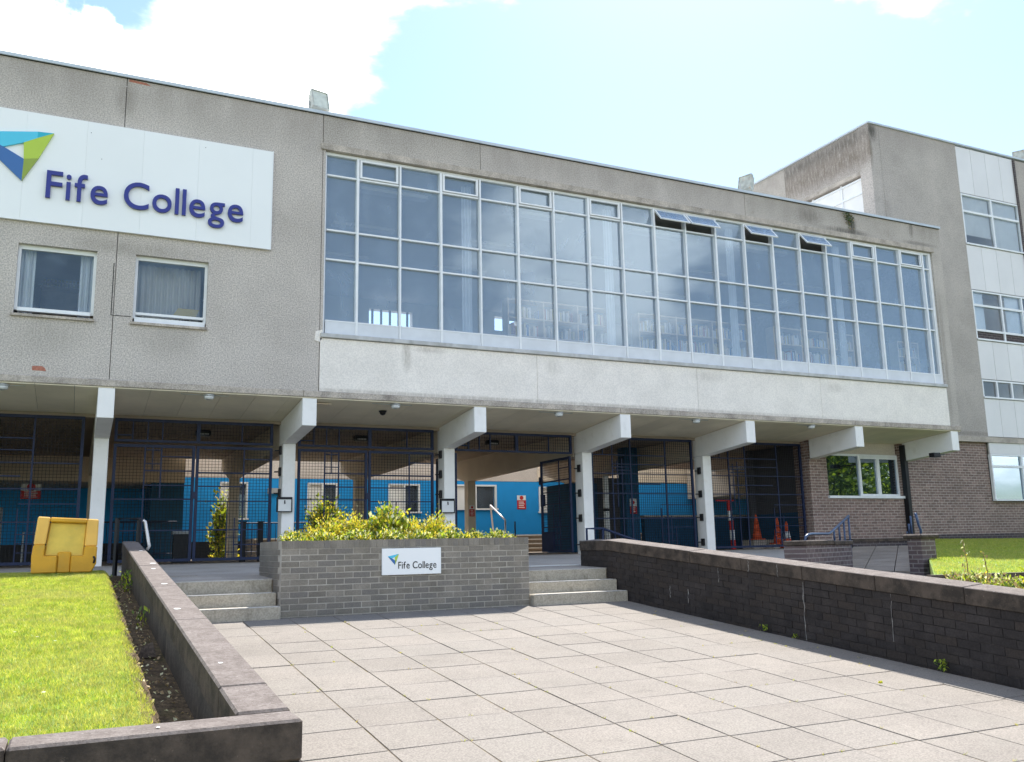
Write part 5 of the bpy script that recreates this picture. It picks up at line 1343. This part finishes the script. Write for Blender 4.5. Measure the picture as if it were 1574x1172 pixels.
# row of low variegated shrubs along the planter front and taller golden ones behind
gpl = 'golden shrubs in the brick planter'
low = [(3.55, .12), (3.95, .15), (4.38, .16), (4.80, .16), (5.22, .15), (5.64, .15), (6.02, .12), (6.42, .13)]
lbl = ['at the left end of the planter', 'left of the small sign edge', 'above the left of the small sign', 'directly above the small sign', 'above the right of the small sign', 'right of the small sign', 'before the gap near the right end', 'at the right end of the planter']
for i, (x, h) in enumerate(low):
    shrub('low_shrub', 'low green and cream variegated shrub ' + lbl[i], (x, -5.38, .27), (.26, .22, h + .06), 1500, .042, ['leaf_green', 'leaf_lime', 'leaf_pale', 'leaf_yellow'], [.35, .25, .22, .18], 20 + i, gpl, clumps=46)
for i, (x, y, rx, h, n, lb) in enumerate([(4.05, -5.1, .36, .36, 2400, 'left golden shrub with an airy top'), (4.45, -5.0, .34, .43, 2400, 'golden shrub left of the tallest one'), (5.62, -5.05, .34, .46, 2600, 'golden shrub before the third white column'),
                                  (5.30, -5.05, .3, .34, 1700, 'small golden shrub right of the tallest one'), (3.72, -5.0, .28, .25, 1200, 'small golden shrub near the left end')]):
    shrub('golden_shrub', lb, (x, y, .26), (rx, .30, h), int(n * 1.35), .040, ['leaf_yellow', 'leaf_lime', 'leaf_pale', 'leaf_green'], [.58, .24, .1, .08], 40 + i, gpl, clumps=40)
shrub('spotted_laurel', 'tallest shrub in the planter, lime spotted laurel with broad leaves', (4.92, -5.02, .28), (.40, .34, .50), 2300, .062, ['leaf_lime', 'leaf_yellow', 'leaf_green', 'leaf_pale'], [.42, .3, .2, .08], 60, gpl, clumps=26)
# courtyard plants
shrub('courtyard_shrub', 'sunlit shrub behind the left of the second gates', (7.9, 10.6, .1), (.8, .5, 1.6), 2600, .13, ['leaf_lime', 'leaf_green', 'leaf_yellow'], [.4, .35, .25], 70, clumps=30)
shrub('courtyard_shrub', 'sunlit climbing plant behind the right leaf of the first gates', (4.9, 10.4, .1), (.5, .4, 2.0), 1800, .13, ['leaf_lime', 'leaf_green', 'leaf_yellow'], [.4, .3, .3], 71, clumps=26)
shrub('courtyard_shrub', 'shaded shrub behind the right leaf of the second gates', (10.6, 10.5, .1), (.7, .5, 1.1), 1800, .12, ['leaf_green', 'leaf_lime', 'leaf_dark'], [.4, .3, .3], 72, clumps=26)
# bed behind the long wall at right
gb = 'plants in the bed behind the long wall'
for i, (x, y, z, rx, h, n, sz_, mats, wts, lb) in enumerate([
    (8.95, -10.95, -.30, .34, .20, 1500, .035, ['leaf_dry', 'leaf_green', 'leaf_pale', 'leaf_lime'], [.3, .25, .25, .2], 'straggly low bush at the start of the bed behind the long wall'),
    (9.0, -11.35, -.36, .36, .26, 1800, .038, ['leaf_dry', 'leaf_green', 'leaf_pale', 'leaf_lime'], [.25, .3, .2, .25], 'dense low bush in the middle of the bed behind the long wall'),
    (8.95, -11.75, -.40, .34, .30, 1500, .05, ['leaf_green', 'leaf_lime', 'leaf_pale', 'leaf_dry'], [.3, .35, .2, .15], 'leafy bush at the right edge behind the long wall'),
    (8.88, -11.95, -.38, .3, .62, 260, .11, ['leaf_lime', 'leaf_yellow', 'leaf_green'], [.5, .3, .2], 'broad-leaved yellow-green bush cut by the right edge')]):
    shrub('bed_shrub', lb, (x, y, z), (rx, .34, h), n, sz_, mats, wts, 80 + i, gb, clumps=30)
def sprig(x, y, z0, z1, label, seed):
    t = thing('leafy_sprig', label, 'plant', (x, y, z0), gb)
    r_ = np.random.default_rng(seed); z = np.linspace(z0 + (z1 - z0) * .25, z1, 26)
    MB().tube([(x, y, z0), (x + .02, y, (z0 + z1) / 2), (x - .01, y, z1)], [.007, .005, .003], 5).build('stem', 'leaf_dry', t)
    pts = np.stack([x + r_.normal(0, .018, 26), y + r_.normal(0, .02, 26), z], 1)
    leaves('foliage', pts, np.array([[0.3, 0, 1.0]] * 26), .035, ['leaf_yellow', 'leaf_pale', 'leaf_dry'], t, [.4, .3, .3], seed)
sprig(8.9, -11.03, -.28, .19, 'tall thin sprig standing against the right lawn, the taller of two', 91)
sprig(8.9, -11.24, -.3, .08, 'short thin sprig right of the taller one against the lawn', 92)
bedg = MB().box(8.5, 9.6, -13.5, -10.5, -.9, -.36).build('planting_bed_soil', 'soil'); tag(bedg, kind='structure')

# weeds on the soil strip, wall foot and coping
def weed(x, y, z, h, n, label, m=('leaf_green', 'leaf_lime'), size=.03, seed=0):
    t = thing('weed', label, 'weed', (x, y, z), 'small weeds growing by the walls')
    r_ = np.random.default_rng(seed)
    pts = np.stack([x + r_.normal(0, h * .22, n), y + r_.normal(0, h * .22, n), z + r_.uniform(0.02, h, n)], 1)
    leaves('foliage', pts, np.array([[0, 0, 1.0]] * n), size, list(m), t, None, seed)
    return t
weed(1.53, -6.2, -.22, .26, 60, 'fern-like weed at the far end of the lawn wall', size=.05, seed=1)
weed(1.53, -9.0, -.42, .20, 30, 'small fern halfway along the lawn wall', size=.05, seed=2)
weed(8.24, -8.8, gz(-8.8), .09, 40, 'tuft at the foot of the long wall near the steps', seed=3)
weed(8.22, -11.2, gz(-11.2), .12, 50, 'green weed at the foot of the long wall near the right edge', size=.035, seed=4)
weed(8.24, -9.3, gz(-9.3), .06, 30, 'low tuft by a crack in the long wall', seed=5)
weed(7.28, -11.35, gz(-11.35), .03, 60, 'yellow moss tuft at a slab corner on the forecourt', ('leaf_yellow', 'leaf_lime'), .02, 6)
tf = MB()
for _ in range(120):
    ci = random.randrange(2, len(xs) - 1); y = random.uniform(-13.5, -6.2); x = xs[ci] + random.gauss(0, .004)
    if random.random() < .5: y = rows[random.randrange(2, 14)] + random.gauss(0, .006); x = random.uniform(2.4, 8.1)
    for _k in range(random.randrange(3, 10)):
        a = random.uniform(0, 6.28); h_ = random.uniform(.006, .022); xx_, yy_ = x + random.gauss(0, .008), y + random.gauss(0, .008)
        tf.add([(xx_ - .002, yy_, gz(yy_)), (xx_ + .002, yy_, gz(yy_)), (xx_ + math.cos(a) * h_ * .7, yy_ + math.sin(a) * h_ * .7, gz(yy_) + h_)], [(0, 1, 2)], random.randrange(3))
tf.build('joint_moss_tufts', ['leaf_yellow', 'leaf_lime', 'leaf_dry'])['kind'] = 'stuff'
mo = thing('parapet_moss', 'dark moss and weeds hanging from the parapet above the right end of the window', 'moss', (19.6, -.03, 8.9))
r_ = np.random.default_rng(11)
pts = np.stack([19.55 + r_.normal(0, .09, 220) + .0, -.05 + r_.normal(0, .02, 220), 9.02 - np.abs(r_.normal(0, .18, 220))], 1); pts[:, 0] += (9.0 - pts[:, 2]) * .35
leaves('foliage', pts, np.array([[0, -.3, -1.0]] * 220), .05, ['leaf_dark', 'leaf_dry', 'leaf_green'], mo, [.6, .25, .15], 11)
# litter along the soil strip
lit = MB(); rr = random.Random(3)
for _ in range(500):
    y = rr.uniform(-13.4, -5.0); x = rr.uniform(1.36, 1.56); z = -.06 - .0655 * (-4.6 - y) * 1.0 - .02
    a = rr.uniform(0, 6.28); s_ = rr.uniform(.004, .013)
    lit.add([(x + s_ * math.cos(a + q), y + s_ * math.sin(a + q), z + rr.uniform(0, .02)) for q in (0, 1.6, 3.1, 4.7)], [(0, 1, 2, 3)], rr.randrange(3))
lit.build('leaf_litter', ['leaf_dry', 'leaf_dry', 'leaf_pale'])['kind'] = 'stuff'
st_ = thing('broken_stone', 'broken grey stone lying in the gutter by the lawn wall', 'stone', (1.47, -10.4, -.46))
MB().hexa([(1.42, -10.5, -.47), (1.54, -10.48, -.47), (1.53, -10.36, -.47), (1.43, -10.34, -.47)], [(1.44, -10.48, -.40), (1.51, -10.46, -.37), (1.52, -10.38, -.38), (1.45, -10.36, -.41)]).build('stone_piece', 'coping_dark', st_)

# ================================================================== TREES OPPOSITE (mirrored in the ground-floor glass)
def tree(x, y, h, r, seed, label, n=9000):
    t = thing('broadleaf_tree', label, 'tree', (x, y, -1.75), 'trees opposite the college')
    r_ = np.random.default_rng(seed); z0 = -1.75
    tr = MB().tube([(x, y, z0), (x + .1, y, z0 + h * .3), (x, y + .1, z0 + h * .6)], [.28, .2, .1], 8)
    cl = 60
    dirs = r_.normal(0, 1, (cl, 3)); dirs /= np.linalg.norm(dirs, axis=1)[:, None]
    cc_ = np.array([x, y, z0 + h * .58]) + dirs * np.array([r, r, h * .42]) * r_.uniform(.35, 1, (cl, 1))
    for q in range(14): tr.tube([(x, y, z0 + h * (.2 + .03 * q)), tuple(cc_[q])], [.09, .02], 5)
    tr.build('trunk', 'twig', t)
    k = r_.integers(0, cl, n)
    pts = cc_[k] + r_.normal(0, 1, (n, 3)) * r * .17
    leaves('crown', pts, dirs[k], .26, ['leaf_green', 'leaf_dark', 'leaf_lime'], t, [.5, .3, .2], seed, .6)
for i, (x, y, h, r) in enumerate([(33.5, -12.5, 8.5, 3.2), (37.5, -16.5, 9, 3.4), (41.5, -21, 9, 3.5), (29.5, -17.5, 8, 3.0), (44.5, -7.5, 6.0, 1.5), (52, -24, 8, 3)]):
    tree(x, y, h, r, 200 + i, 'broad-leaved tree mirrored in the ground floor glass, ' + ['first of the row by the entrance window', 'second of the row', 'third of the row', 'the one standing in front of the row', 'small one mirrored in the last window', 'farthest one'][i])
